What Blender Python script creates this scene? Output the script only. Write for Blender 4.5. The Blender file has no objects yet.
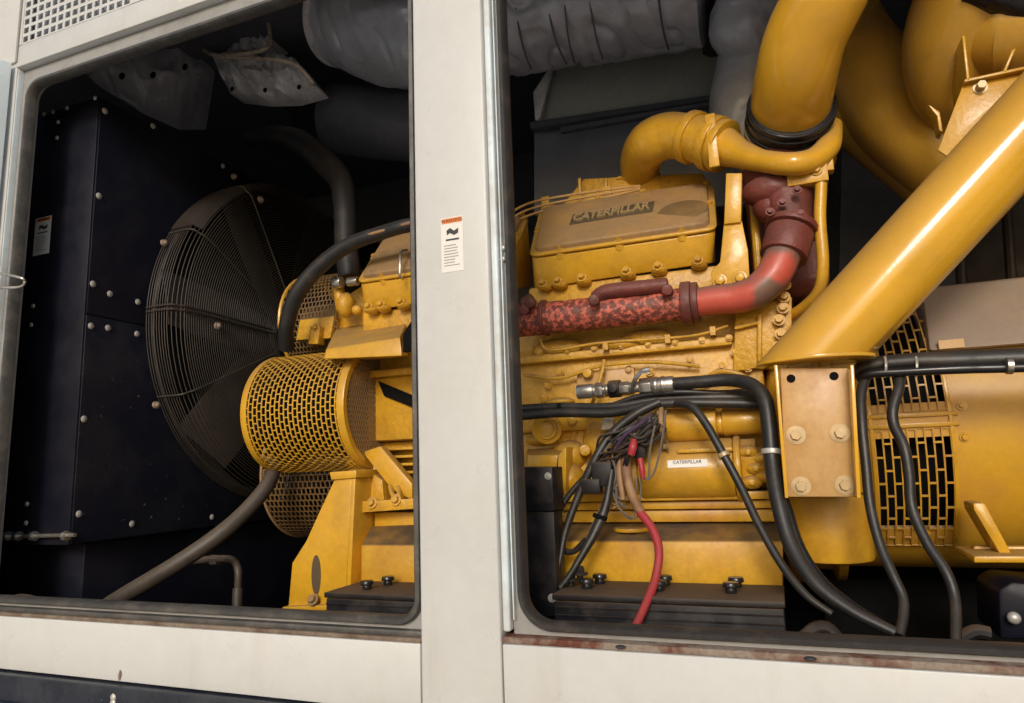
import bpy, bmesh, math, random
from mathutils import Vector, Matrix, noise
random.seed(7)
SC = bpy.context.scene
COL = SC.collection
H = 1.35                                   # eye height above the ground
# ------------------------------------------------------------------ camera
FPX, CX, CY = 680.0, 512.0, 351.5
CXv = Vector((0.93158717, -0.09253835, -0.35154233))     # world axes seen from the camera (right, down, forward)
CYv = Vector((0.36171496, 0.13977276, 0.92175152))
CZv = Vector((-0.03616132, -0.98585, 0.16368301))
cam = bpy.data.cameras.new('camera'); camo = bpy.data.objects.new('camera', cam); COL.objects.link(camo)
right = Vector((CXv[0], CYv[0], CZv[0])); down = Vector((CXv[1], CYv[1], CZv[1])); fwd = Vector((CXv[2], CYv[2], CZv[2]))
m = Matrix((right, -down, -fwd)).transposed().to_4x4(); m.translation = Vector((0, 0, H))
camo.matrix_world = m
cam.sensor_width = 36; cam.lens = FPX / 1024 * 36; cam.clip_start = 0.02; cam.clip_end = 500
SC.camera = camo
# ------------------------------------------------------------------ light
SUN_EL, SUN_AZ = math.radians(24), math.radians(171)      # azimuth clockwise from +Y
w = bpy.data.worlds.new("World"); SC.world = w; w.use_nodes = True
nt = w.node_tree; bg = nt.nodes['Background']; bg.inputs[1].default_value = 0.11
sky = nt.nodes.new('ShaderNodeTexSky'); sky.sky_type = 'NISHITA'; sky.sun_disc = False
sky.sun_elevation = SUN_EL; sky.sun_rotation = SUN_AZ; sky.dust_density = 3.0; sky.air_density = 1.2
nt.links.new(sky.outputs[0], bg.inputs[0])
sl = bpy.data.lights.new('sun', 'SUN'); sl.energy = 1.35; sl.angle = math.radians(14); sl.color = (1, 0.98, 0.955)
so = bpy.data.objects.new('sun', sl); COL.objects.link(so)
sd = Vector((math.sin(SUN_AZ) * math.cos(SUN_EL), math.cos(SUN_AZ) * math.cos(SUN_EL), math.sin(SUN_EL)))
so.rotation_euler = sd.to_track_quat('Z', 'Y').to_euler(); so.location = (2, -5, 6)
SC.view_settings.view_transform = 'Standard'; SC.view_settings.look = 'None'
SC.view_settings.exposure = 0.14; SC.view_settings.gamma = 1
SC.cycles.max_bounces = 6; SC.cycles.use_denoising = True
SC.cycles.diffuse_bounces = 4; SC.cycles.glossy_bounces = 3

# ------------------------------------------------------------------ pixel -> point (real distances from the wall plane)
def ray(px, py):
    d = Vector((px - CX, py - CY, FPX))
    return Vector((d.dot(CXv), d.dot(CYv), d.dot(CZv)))
def at(px, py, Y):
    r = ray(px, py); return r * (Y / r.y)
def mpp(px, py, Y):
    return Y / ray(px, py).y
def atX(px, py, X):
    r = ray(px, py); return r * (X / r.x)

# ------------------------------------------------------------------ materials
def nodes(name):
    mt = bpy.data.materials.new(name); mt.use_nodes = True
    t = mt.node_tree; b = t.nodes['Principled BSDF']
    return mt, t, b
def mat(name, col, rough=0.5, metal=0.0, var=None, vscale=6.0, vlo=0.45, vhi=0.7, dust=0.0, dustcol=(0.20, 0.135, 0.075),
        fine=0.0, fscale=60.0, bump=0.0, bscale=30.0, specks=None, coat=0.0, spec=None, bdist=0.01, bdet=6, drip=None, rvar=0.12):
    mt, t, b = nodes(name); N = t.nodes.new; L = t.links.new
    tc = N('ShaderNodeTexCoord')
    c = N('ShaderNodeRGB'); c.outputs[0].default_value = (*col, 1); cur = c.outputs[0]
    def nz(scale, detail=4, rough_=0.6, sc=None):
        n = N('ShaderNodeTexNoise'); n.inputs['Scale'].default_value = scale; n.inputs['Detail'].default_value = detail
        n.inputs['Roughness'].default_value = rough_
        if sc:
            mp = N('ShaderNodeMapping'); mp.inputs['Scale'].default_value = sc; L(tc.outputs['Object'], mp.inputs[0]); L(mp.outputs[0], n.inputs['Vector'])
        else: L(tc.outputs['Object'], n.inputs['Vector'])
        return n.outputs['Fac']
    def ramp(f, lo, hi, a=0.0, z=1.0):
        r = N('ShaderNodeMapRange'); r.inputs[1].default_value = lo; r.inputs[2].default_value = hi
        r.inputs[3].default_value = a; r.inputs[4].default_value = z; L(f, r.inputs[0]); return r.outputs[0]
    def mix(f, a, bcol):
        x = N('ShaderNodeMix'); x.data_type = 'RGBA'
        L(f, x.inputs[0]) if not isinstance(f, float) else setattr(x.inputs[0], 'default_value', f)
        L(a, x.inputs[6])
        if isinstance(bcol, tuple): x.inputs[7].default_value = (*bcol, 1)
        else: L(bcol, x.inputs[7])
        return x.outputs[2]
    if var: cur = mix(ramp(nz(vscale), vlo, vhi), cur, var)
    if fine:
        g = ramp(nz(fscale, 6, 0.7), 0.3, 0.7, 1 - fine, 1 + fine)
        mm = N('ShaderNodeVectorMath'); mm.operation = 'SCALE'; L(cur, mm.inputs[0]); L(g, mm.inputs['Scale']); cur = mm.outputs[0]
    if drip:
        cur = mix(ramp(nz(9.0, 5, 0.65, (1, 1, 0.12)), 0.56, 0.75, 0, drip[1]), cur, drip[0])
    rsock = None
    if dust:
        ge = N('ShaderNodeNewGeometry'); sx = N('ShaderNodeSeparateXYZ'); L(ge.outputs['Normal'], sx.inputs[0])
        up = ramp(sx.outputs[2], 0.15, 0.85)
        ns = ramp(nz(7.0, 5, 0.65), 0.25, 0.6, 0.55, 1.0)
        mu = N('ShaderNodeMath'); mu.operation = 'MULTIPLY'; L(up, mu.inputs[0]); L(ns, mu.inputs[1])
        m2 = N('ShaderNodeMath'); m2.operation = 'MULTIPLY'; L(mu.outputs[0], m2.inputs[0]); m2.inputs[1].default_value = dust
        # thin film of dirt everywhere in blotches
        fl = ramp(nz(3.5, 6, 0.7), 0.5, 0.78, 0, 0.25 * dust)
        mx = N('ShaderNodeMath'); mx.operation = 'MAXIMUM'; L(m2.outputs[0], mx.inputs[0]); L(fl, mx.inputs[1])
        cur = mix(mx.outputs[0], cur, dustcol)
        rr = ramp(mx.outputs[0], 0, 1, rough, 0.85); rsock = rr
    if specks:
        cur = mix(ramp(nz(specks[1], 2, 0.5), specks[2], specks[2] + 0.03), cur, specks[0])
    L(cur, b.inputs['Base Color'])
    if rsock: L(rsock, b.inputs['Roughness'])
    else: L(ramp(nz(11.0, 4), 0.3, 0.7, max(rough - rvar, 0.03), min(rough + rvar, 1)), b.inputs['Roughness'])
    b.inputs['Metallic'].default_value = metal
    if spec is not None: b.inputs['Specular IOR Level'].default_value = spec
    if coat: b.inputs['Coat Weight'].default_value = coat; b.inputs['Coat Roughness'].default_value = 0.08
    if bump:
        bp = N('ShaderNodeBump'); bp.inputs['Strength'].default_value = bump; bp.inputs['Distance'].default_value = bdist
        L(nz(bscale, bdet, 0.55), bp.inputs['Height']); L(bp.outputs[0], b.inputs['Normal'])
    return mt
YEL = (0.60, 0.322, 0.022)
M = {}
M['white'] = mat('off_white_paint', (0.555, 0.56, 0.55), 0.36, var=(0.52, 0.52, 0.50), vscale=2.2, fine=0.03, fscale=25, bump=0.03, bscale=120, drip=((0.42, 0.33, 0.22), 0.22))
M['rust'] = mat('rusty_dirty_paint', (0.20, 0.155, 0.115), 0.8, var=(0.10, 0.06, 0.04), vscale=14, vlo=0.40, vhi=0.7, fine=0.25, fscale=90, bump=0.2, bscale=80)
M['rustr'] = mat('red_rusty_ledge', (0.24, 0.19, 0.15), 0.8, var=(0.12, 0.035, 0.018), vscale=9, vlo=0.46, vhi=0.60, fine=0.3, fscale=90, bump=0.25, bscale=80)
M['frame'] = mat('grey_door_frame_paint', (0.29, 0.285, 0.28), 0.45, var=(0.23, 0.22, 0.21), vscale=8, fine=0.08, bump=0.05)
M['frameb'] = mat('sky_tinted_white_paint', (0.62, 0.70, 0.74), 0.45, var=(0.5, 0.5, 0.48), vscale=9, fine=0.05)  # white paint with the sky's blue reflection mixed into the colour
M['seal'] = mat('rubber_seal', (0.028, 0.026, 0.026), 0.5, var=(0.07, 0.058, 0.048), vscale=18, vlo=0.5, vhi=0.75, fine=0.2, bump=0.08)
M['sealdust'] = mat('dusty_rubber_seal', (0.055, 0.053, 0.051), 0.5, var=(0.105, 0.094, 0.082), vscale=12, fine=0.25, bump=0.15)
M['yel'] = mat('yellow_machine_paint', YEL, 0.27, var=(0.52, 0.27, 0.019), vscale=7, dust=0.75, dustcol=(0.27, 0.17, 0.075), fine=0.09, fscale=45, bump=0.12, bscale=55, drip=((0.14, 0.075, 0.02), 0.35))
M['yelc'] = mat('cast_yellow_paint', YEL, 0.36, var=(0.45, 0.23, 0.017), vscale=9, dust=0.85, dustcol=(0.26, 0.165, 0.075), fine=0.14, fscale=70, bump=0.35, bscale=60, drip=((0.085, 0.045, 0.018), 0.65))
M['yelg'] = mat('glossy_yellow_paint', (0.66, 0.350, 0.026), 0.13, var=(0.56, 0.295, 0.024), vscale=4, dust=0.8, dustcol=(0.32, 0.195, 0.085), fine=0.03, bump=0.015, bscale=70)
M['yeld'] = mat('dull_yellow_paint', (0.52, 0.285, 0.035), 0.18, var=(0.42, 0.235, 0.04), vscale=5, dust=0.6, fine=0.06, bump=0.04)
M['dusty'] = mat('dust_caked_yellow_paint', (0.27, 0.165, 0.075), 0.62, var=(0.36, 0.20, 0.06), vscale=5, fine=0.12, fscale=55, bump=0.1, drip=((0.13, 0.075, 0.035), 0.6))
M['gend'] = mat('dusty_generator_paint', YEL, 0.4, var=(0.50, 0.245, 0.04), vscale=5, dust=1.0, dustcol=(0.21, 0.145, 0.095), fine=0.06, bump=0.05)
M['bracket'] = mat('pale_dusty_bracket_paint', (0.50, 0.30, 0.11), 0.42, var=(0.38, 0.19, 0.045), vscale=9, vlo=0.5, vhi=0.7, fine=0.09, bump=0.06, drip=((0.36, 0.13, 0.05), 0.5))
M['rad'] = mat('blue_black_sheet_metal', (0.0065, 0.007, 0.014), 0.42, var=(0.012, 0.012, 0.018), vscale=5, fine=0.2, bump=0.04, spec=0.22)
M['radsp'] = mat('speckled_blue_black_sheet_metal', (0.008, 0.0085, 0.016), 0.4, var=(0.016, 0.016, 0.021), vscale=5, fine=0.2, specks=((0.14, 0.13, 0.12), 60, 0.735), bump=0.04, spec=0.22)
M['fan'] = mat('dusty_fan_metal', (0.034, 0.026, 0.021), 0.6, var=(0.055, 0.038, 0.028), vscale=7, fine=0.2)
M['wire'] = mat('fan_guard_wire', (0.055, 0.045, 0.036), 0.5, var=(0.04, 0.032, 0.026), vscale=6)
M['rub'] = mat('black_rubber_hose', (0.014, 0.0135, 0.014), 0.42, var=(0.040, 0.029, 0.022), vscale=14, vlo=0.5, vhi=0.75, fine=0.2, dust=0.35, dustcol=(0.085, 0.068, 0.052), bump=0.08, bscale=90)
M['rubb'] = mat('brown_dusty_rubber_hose', (0.055, 0.042, 0.033), 0.5, var=(0.03, 0.026, 0.024), vscale=12, fine=0.2, dust=0.5, dustcol=(0.14, 0.105, 0.07), bump=0.08)
M['blk'] = mat('black_rubber_band', (0.012, 0.012, 0.014), 0.28, fine=0.1)
M['blkdust'] = mat('dusty_black_plastic', (0.014, 0.012, 0.013), 0.5, var=(0.030, 0.024, 0.020), vscale=12, dust=0.9, dustcol=(0.12, 0.078, 0.048), fine=0.15, bump=0.06, spec=0.3)
M['batt'] = mat('battery_case_plastic', (0.008, 0.008, 0.011), 0.42, var=(0.045, 0.038, 0.036), vscale=10, dust=1.0, dustcol=(0.12, 0.08, 0.05), fine=0.15, bump=0.05, spec=0.2)
M['foil'] = mat('grey_insulation_cloth', (0.56, 0.58, 0.65), 0.42, metal=0.2, var=(0.40, 0.42, 0.48), vscale=5, fine=0.07, fscale=70, bump=0.55, bscale=7, bdist=0.04, bdet=1.5)
M['foill'] = mat('silver_insulation_cloth', (0.82, 0.82, 0.84), 0.38, metal=0.1, var=(0.5, 0.5, 0.52), vscale=9, fine=0.14, bump=0.5, bscale=30)
M['rope'] = mat('dirty_white_cord', (0.62, 0.52, 0.42), 0.85, var=(0.38, 0.30, 0.22), vscale=25, fine=0.2)
M['dark'] = mat('dark_grey_lining', (0.10, 0.105, 0.125), 0.8, var=(0.14, 0.14, 0.16), vscale=3, fine=0.15, bump=0.2, bscale=14)
M['panel'] = mat('grey_green_panel', (0.42, 0.44, 0.38), 0.6, var=(0.34, 0.35, 0.31), vscale=4, fine=0.1)
M['redm'] = mat('flaking_red_paint', (0.58, 0.13, 0.085), 0.5, var=(0.14, 0.038, 0.026), vscale=72, vlo=0.41, vhi=0.53, fine=0.15, fscale=90, bump=0.35, bscale=50)
M['red'] = mat('red_pipe_paint', (0.50, 0.085, 0.055), 0.36, var=(0.17, 0.095, 0.07), vscale=4.2, vlo=0.47, vhi=0.56, dust=1.0, dustcol=(0.15, 0.10, 0.08), fine=0.1, bump=0.06)
M['redd'] = mat('dark_red_cast_paint', (0.155, 0.034, 0.025), 0.5, var=(0.10, 0.03, 0.022), vscale=11, dust=0.6, dustcol=(0.16, 0.08, 0.06), fine=0.15, bump=0.3, bscale=45)
M['redc'] = mat('red_cable_rubber', (0.36, 0.028, 0.038), 0.42, var=(0.30, 0.035, 0.035), vscale=9, fine=0.1, dust=0.25, dustcol=(0.28, 0.12, 0.09))
M['steel'] = mat('zinc_plated_steel', (0.52, 0.50, 0.46), 0.32, metal=0.85, var=(0.35, 0.31, 0.26), vscale=20, fine=0.15)
M['boltw'] = mat('pale_bolt_head', (0.50, 0.48, 0.44), 0.4, metal=0.4, fine=0.15)
M['label'] = mat('white_label', (0.72, 0.70, 0.66), 0.4, fine=0.03)
M['orange'] = mat('orange_print', (0.72, 0.20, 0.03), 0.4)
M['ink'] = mat('dark_print', (0.03, 0.03, 0.035), 0.5)
M['inkg'] = mat('grey_print', (0.28, 0.27, 0.26), 0.5)
M['navy'] = mat('navy_skid_paint', (0.014, 0.017, 0.028), 0.28, var=(0.032, 0.036, 0.048), vscale=8, fine=0.15, specks=((0.4, 0.4, 0.4), 40, 0.74), bump=0.05)
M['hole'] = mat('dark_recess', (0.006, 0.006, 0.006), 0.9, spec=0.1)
M['emb'] = mat('embossed_grey_lettering', (0.13, 0.10, 0.075), 0.5, fine=0.1)
M['conc'] = mat('pale_concrete', (0.50, 0.46, 0.41), 0.85, var=(0.43, 0.39, 0.35), vscale=1.2, fine=0.12, bump=0.1)
M['greyw'] = mat('grey_wire', (0.13, 0.11, 0.095), 0.55)
M['purple'] = mat('purple_wire', (0.05, 0.025, 0.06), 0.5)
M['tan'] = mat('tan_cable_boot', (0.30, 0.17, 0.08), 0.6, var=(0.17, 0.085, 0.05), vscale=18)
M['stain'] = mat('oily_dark_dust', (0.17, 0.105, 0.045), 0.5, var=(0.24, 0.15, 0.06), vscale=12, fine=0.1)
M['greyd'] = mat('grey_brown_dust_coat', (0.28, 0.215, 0.165), 0.45, var=(0.33, 0.24, 0.16), vscale=3, fine=0.08, bump=0.05)
M['yels'] = mat('grimy_yellow_sump_paint', YEL, 0.36, var=(0.46, 0.215, 0.018), vscale=6, dust=1.0, dustcol=(0.085, 0.055, 0.032), fine=0.1, bump=0.1, drip=((0.13, 0.07, 0.02), 0.5))
M['doorp'] = mat('sky_lit_door_white', (0.80, 0.90, 0.95), 0.3, fine=0.03)  # white door; the blue of the sky is put into its base colour
M['shadeg'] = mat('dusty_shade_brown_steel', (0.16, 0.09, 0.03), 0.5, var=(0.09, 0.055, 0.025), vscale=9, fine=0.2)  # dusty brown, darkened in colour so the sunlit guards read as shaded
M['band'] = mat('dark_shroud_steel', (0.026, 0.020, 0.016), 0.6, var=(0.04, 0.026, 0.02), vscale=7, fine=0.2)
M['plate'] = mat('dark_name_plate', (0.085, 0.060, 0.032), 0.55, fine=0.12)
M['letters'] = mat('worn_raised_letters', (0.30, 0.21, 0.10), 0.5, fine=0.12)
M['boltc'] = mat('cream_dusty_bolt', (0.46, 0.35, 0.20), 0.4, metal=0.3, fine=0.2, var=(0.36, 0.25, 0.12), vscale=30)
M['lining'] = mat('slate_grey_lining', (0.26, 0.28, 0.33), 0.7, var=(0.20, 0.21, 0.25), vscale=3, fine=0.1, bump=0.3, bscale=6)
M['brownin'] = mat('brown_inner_panel', (0.045, 0.032, 0.026), 0.6, var=(0.03, 0.022, 0.02), vscale=5, fine=0.15)

# ------------------------------------------------------------------ mesh building
WO = {}
def wo(o): return WO.get(o.name, Vector((0, 0, 0)))
def tag(o, label=None, cat=None, group=None, kind=None):
    if label: o['label'] = label
    if cat: o['category'] = cat
    if group: o['group'] = group
    if kind: o['kind'] = kind
    return o
def thing(name, loc, label, cat, group=None):
    o = bpy.data.objects.new(name, None); COL.objects.link(o)
    o.empty_display_size = 0.1
    o.location = (loc[0], loc[1], loc[2] + H); WO[o.name] = o.location.copy()
    return tag(o, label, cat, group)
def catmull(pts, n=8):
    if len(pts) < 3: return pts
    P = [pts[0] * 2 - pts[1]] + list(pts) + [pts[-1] * 2 - pts[-2]]
    out = []
    for i in range(1, len(P) - 2):
        for k in range(n):
            t = k / n; a, b, c, d = P[i - 1], P[i], P[i + 1], P[i + 2]
            out.append(0.5 * ((2 * b) + (c - a) * t + (2 * a - 5 * b + 4 * c - d) * t * t + (3 * b - a - 3 * c + d) * t ** 3))
    out.append(pts[-1]); return out
class MB:
    def __init__(s): s.v = []; s.f = []; s.cuts = []
    def cut(s): s.cuts.append((len(s.v), len(s.f))); return s
    def add(s, vs, fs):
        o = len(s.v); s.v += [Vector(v) for v in vs]; s.f += [tuple(i + o for i in f) for f in fs]; return s
    def box(s, x0, x1, y0, y1, z0, z1):
        x0, x1 = sorted((x0, x1)); y0, y1 = sorted((y0, y1)); z0, z1 = sorted((z0, z1))
        return s.add([(x0, y0, z0), (x1, y0, z0), (x1, y0, z1), (x0, y0, z1), (x0, y1, z0), (x1, y1, z0), (x1, y1, z1), (x0, y1, z1)],
                     [(0, 1, 2, 3), (5, 4, 7, 6), (1, 5, 6, 2), (4, 0, 3, 7), (3, 2, 6, 7), (4, 5, 1, 0)])
    def hexa(s, P):                         # front 4 (bl, br, tr, tl) then back 4
        return s.add(P, [(0, 1, 2, 3), (5, 4, 7, 6), (1, 5, 6, 2), (4, 0, 3, 7), (3, 2, 6, 7), (4, 5, 1, 0)])
    def prism(s, P, off):
        n = len(P); off = Vector(off); Q = [p + off for p in P]
        return s.add(P + Q, [tuple(range(n)), tuple(range(2 * n - 1, n - 1, -1))] + [(i, i + n, (i + 1) % n + n, (i + 1) % n) for i in range(n)])
    def plate(s, px, Y, d): return s.prism([at(x, y, Y) for x, y in px], (0, d, 0))
    def loft(s, loops, caps=True, close=True):
        n = len(loops[0]); vs = [p for l in loops for p in l]; fs = []
        for j in range(len(loops) - 1):
            for i in range(n if close else n - 1):
                a = j * n + i; b = j * n + (i + 1) % n; fs.append((a, b, b + n, a + n))
        if caps: fs.append(tuple(range(n - 1, -1, -1))); fs.append(tuple((len(loops) - 1) * n + i for i in range(n)))
        return s.add(vs, fs)
    def tube(s, pts, r, seg=14, n=8, smooth=True, caps=True, wob=0.0, wf=6.0):
        k = len(pts); rs = r if isinstance(r, (list, tuple)) else [r] * k
        if smooth and k > 2:
            P = catmull(pts, n); R = []
            for i in range(len(P)):
                t = i / n; j = min(int(t), k - 2); u = t - j; R.append(rs[j] * (1 - u) + rs[j + 1] * u)
        else: P, R = pts, rs
        loops = []; nrm = None
        for i, p in enumerate(P):
            d = (P[min(i + 1, len(P) - 1)] - P[max(i - 1, 0)]).normalized()
            if nrm is None: nrm = d.orthogonal().normalized()
            else: nrm = (nrm - d * nrm.dot(d)).normalized()
            bn = d.cross(nrm); lp = []
            for q in range(seg):
                a = 2 * math.pi * q / seg; rr = R[i]; dr = nrm * math.cos(a) + bn * math.sin(a)
                if wob:
                    w3 = (p + dr * R[i]) * wf; rr *= 1 + wob * .6 * noise.fractal(w3, 0.9, 2.0, 3) - wob * .8 * max(0, 1 - abs(noise.noise(Vector((w3.x * 1.1, w3.y * .5, w3.z * .5)) * 1.2)) * 5) ** 2
                lp.append(p + dr * rr)
            loops.append(lp)
        return s.loft(loops, caps)
    def cyl(s, a, b, r, r2=None, seg=24, caps=True):
        return s.tube([Vector(a), Vector(b)], [r, r if r2 is None else r2], seg, smooth=False, caps=caps)
    def ring(s, c, d, r, tube, seg=48, ts=8, a0=0, a1=2 * math.pi, up=None):
        d = Vector(d).normalized(); u = (Vector(up) if up else d.orthogonal()); u = (u - d * u.dot(d)).normalized(); v = d.cross(u)
        full = abs(a1 - a0 - 2 * math.pi) < 1e-6
        loops = []
        for i in range(seg + (0 if full else 1)):
            a = a0 + (a1 - a0) * i / seg; rad = u * math.cos(a) + v * math.sin(a)
            loops.append([c + rad * (r + tube * math.cos(2 * math.pi * q / ts)) + d * tube * math.sin(2 * math.pi * q / ts) for q in range(ts)])
        if full: loops.append(loops[0])
        return s.loft(loops, caps=not full)
    def disc(s, c, d, r, t, seg=32): return s.cyl(Vector(c), Vector(c) + Vector(d).normalized() * t, r, seg=seg)
    def bolt(s, c, d, r, h=None):
        h = h or r * 0.9; d = Vector(d).normalized(); c = Vector(c)
        s.cyl(c - d * r * 0.1, c + d * r * 0.22, r * 1.45, seg=16)
        s.cyl(c + d * r * 0.2, c + d * (r * 0.2 + h), r, r * 0.93, seg=6); return s
    def ell(s, c, rx, ry, rz, seg=20, rings=12):
        loops = []
        for j in range(rings + 1):
            ph = math.pi * j / rings; rr = max(math.sin(ph), 0.02)
            loops.append([Vector((c[0] + rx * rr * math.cos(2 * math.pi * i / seg), c[1] + ry * rr * math.sin(2 * math.pi * i / seg), c[2] - rz * math.cos(ph))) for i in range(seg)])
        return s.loft(loops)
    def grille(s, fn, nu, nv, hu=0.62, hv=0.8, brick=True, t=0.003, mask=None):
        # real slots: every cell is a rim of four bars round an opening; fn(u, v) -> (point, normal)
        for j in range(nv):
            for i in range(-1 if brick else 0, nu):
                u0 = i + (0.5 if brick and j % 2 else 0); u1 = u0 + 1
                if mask and not mask((u0 + .5) / nu, (j + .5) / nv): continue
                a, b = max(u0, 0), min(u1, nu)
                if b - a < 0.05: continue
                gu = (1 - hu) / 2; gv = (1 - hv) / 2
                A = [(a, j), (b, j), (b, j + 1), (a, j + 1)]
                B = [(max(u0 + gu, a), j + gv), (min(u1 - gu, b), j + gv), (min(u1 - gu, b), j + 1 - gv), (max(u0 + gu, a), j + 1 - gv)]
                vs = []
                for (uu, vv) in A + B:
                    p, nn = fn(uu / nu, vv / nv); vs.append(p)
                for (uu, vv) in A + B:
                    p, nn = fn(uu / nu, vv / nv); vs.append(p - nn * t)
                fs = []
                for k in range(4):
                    l = (k + 1) % 4; fs += [(k, l, 4 + l, 4 + k), (4 + k, 4 + l, 12 + l, 12 + k), (8 + l, 8 + k, 12 + k, 12 + l)]
                s.add(vs, fs)
        return s
    def build(s, name, mt, parent=None, bevel=0.0, segs=2, sharp=35, flip=False, label=None, cat=None, group=None, kind=None, smooth=True, weld=False):
        if s.cuts:                                   # every marked piece becomes an object of its own
            if s.cuts[-1] != (len(s.v), len(s.f)): s.cut()
            v0 = f0 = 0; out = []
            for v1, f1 in s.cuts:
                q = MB(); q.v = s.v[v0:v1]; q.f = [tuple(i - v0 for i in f) for f in s.f[f0:f1]]; v0, f0 = v1, f1
                out.append(q.build(name, mt, parent, bevel, segs, sharp, flip, label, cat, group, kind, smooth, weld))
            return out[0]
        me = bpy.data.meshes.new(name)
        vs = [v + Vector((0, 0, H)) for v in s.v]
        if parent is not None: org = wo(parent)
        else:
            lo = [min(v[i] for v in vs) for i in range(3)]; hi = [max(v[i] for v in vs) for i in range(3)]
            org = Vector(((lo[0] + hi[0]) / 2, (lo[1] + hi[1]) / 2, lo[2]))
        bm = bmesh.new(); bv = [bm.verts.new(v - org) for v in vs]
        for f in s.f:
            try: bm.faces.new([bv[i] for i in f])
            except ValueError: pass
        if weld: bmesh.ops.remove_doubles(bm, verts=bm.verts, dist=0.0004)
        bmesh.ops.recalc_face_normals(bm, faces=bm.faces)
        if bevel:
            es = [e for e in bm.edges if len(e.link_faces) == 2 and e.calc_face_angle(0) > math.radians(32)]
            if es: bmesh.ops.bevel(bm, geom=es, offset=bevel, segments=segs, profile=0.5, affect='EDGES', clamp_overlap=True)
        bm.to_mesh(me); bm.free()
        if smooth:
            me.polygons.foreach_set('use_smooth', [True] * len(me.polygons)); me.set_sharp_from_angle(angle=math.radians(sharp))
        me.materials.append(M[mt] if isinstance(mt, str) else mt)
        o = bpy.data.objects.new(name, me); COL.objects.link(o)
        if parent is not None: o.parent = parent; o.location = (0, 0, 0); WO[o.name] = org.copy()
        else: o.location = org; WO[o.name] = org.copy()
        return tag(o, label, cat, group, kind)
def text_mb(body, origin, ux, uy, size, depth, space=1.0, bold=0.0):
    cu = bpy.data.curves.new('lettering', 'FONT'); cu.body = body; cu.size = size; cu.extrude = depth; cu.space_character = space; cu.offset = bold
    cu.align_x = 'CENTER'; cu.align_y = 'CENTER'; cu.resolution_u = 3
    o = bpy.data.objects.new('lettering', cu); COL.objects.link(o)
    bpy.context.view_layer.update()
    me = bpy.data.meshes.new_from_object(o.evaluated_get(bpy.context.evaluated_depsgraph_get()))
    ux = Vector(ux).normalized(); uy = Vector(uy).normalized(); uz = ux.cross(uy)
    b = MB(); b.add([Vector(origin) + ux * v.co.x + uy * v.co.y + uz * v.co.z for v in me.vertices], [tuple(p.vertices) for p in me.polygons])
    bpy.data.objects.remove(o); bpy.data.curves.remove(cu); bpy.data.meshes.remove(me)
    return b
def ptube(pts, rpx, **k):
    """tube through (px, py, Y) points, radius given in photo pixels at each point's own distance"""
    rs = rpx if isinstance(rpx, (list, tuple)) else [rpx] * len(pts)
    return MB().tube([at(*p) for p in pts], [r * mpp(*p) for r, p in zip(rs, pts)], **k)

# ================================================================== SETTING
MB().box(-30, 30, -30, 30, -H - 0.1, -H).build('ground', 'conc', kind='structure')

# ================================================================== ENCLOSURE
YW = 1.5
enc = thing('generator_enclosure', (-1.0, 2.7, -H + 0.02), 'off-white steel generator housing with two tall openings and a broad centre post', 'enclosure')
MB().box(-0.830, -0.625, YW, YW + 0.06, -0.75, 2.1).build('centre_post', 'white', enc, bevel=0.006, segs=3)
MB().box(-3.6, -0.833, YW + 0.002, YW + 0.05, -0.566, -0.411).build('sill_panel', 'white', enc, bevel=0.004)
MB().box(-0.621, 2.4, YW - 0.001, YW + 0.05, -0.70, -0.399).build('sill_panel', 'white', enc, bevel=0.004)
MB().box(-3.6, -0.833, YW + 0.004, YW + 0.12, -0.4105, -0.400).build('sill_ledge', 'rust', enc, bevel=0.002)
MB().box(-3.6, -0.833, YW + 0.012, YW + 0.12, -0.3995, -0.386).build('ledge_strip', 'sealdust', enc, bevel=0.002)
MB().box(-0.621, 2.4, YW + 0.002, YW + 0.12, -0.398, -0.384).build('sill_ledge', 'rustr', enc, bevel=0.002)
MB().box(-3.6, -0.83, YW - 0.02, YW + 0.2, -0.80, -0.572).build('skid_beam', 'navy', enc, bevel=0.006)
b = MB()
for i in range(14): b.ell(Vector((-1.79 + .006 * noise.noise(Vector((i, 0, 0)) * 3), YW - .021, -.600 - i * .014)), .010 + .004 * noise.noise(Vector((i, 3, 1)) * 2), .005, .011, 10, 6)
b.build('weld_seam', 'boltw', enc)
MB().prism([Vector((-1.795 + x, YW - .0008, -.545 + z)) for x, z in ((0, .012), (.006, .004), (.004, -.012), (-.003, -.018), (-.006, -.004))], (0, .0005, 0)).build('rust_chip', 'rust', enc)
MB().box(-2.3, -1.86, YW - .035, YW - .02, -.66, -.645).build('skid_lip', 'navy', enc, bevel=.003)
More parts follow.
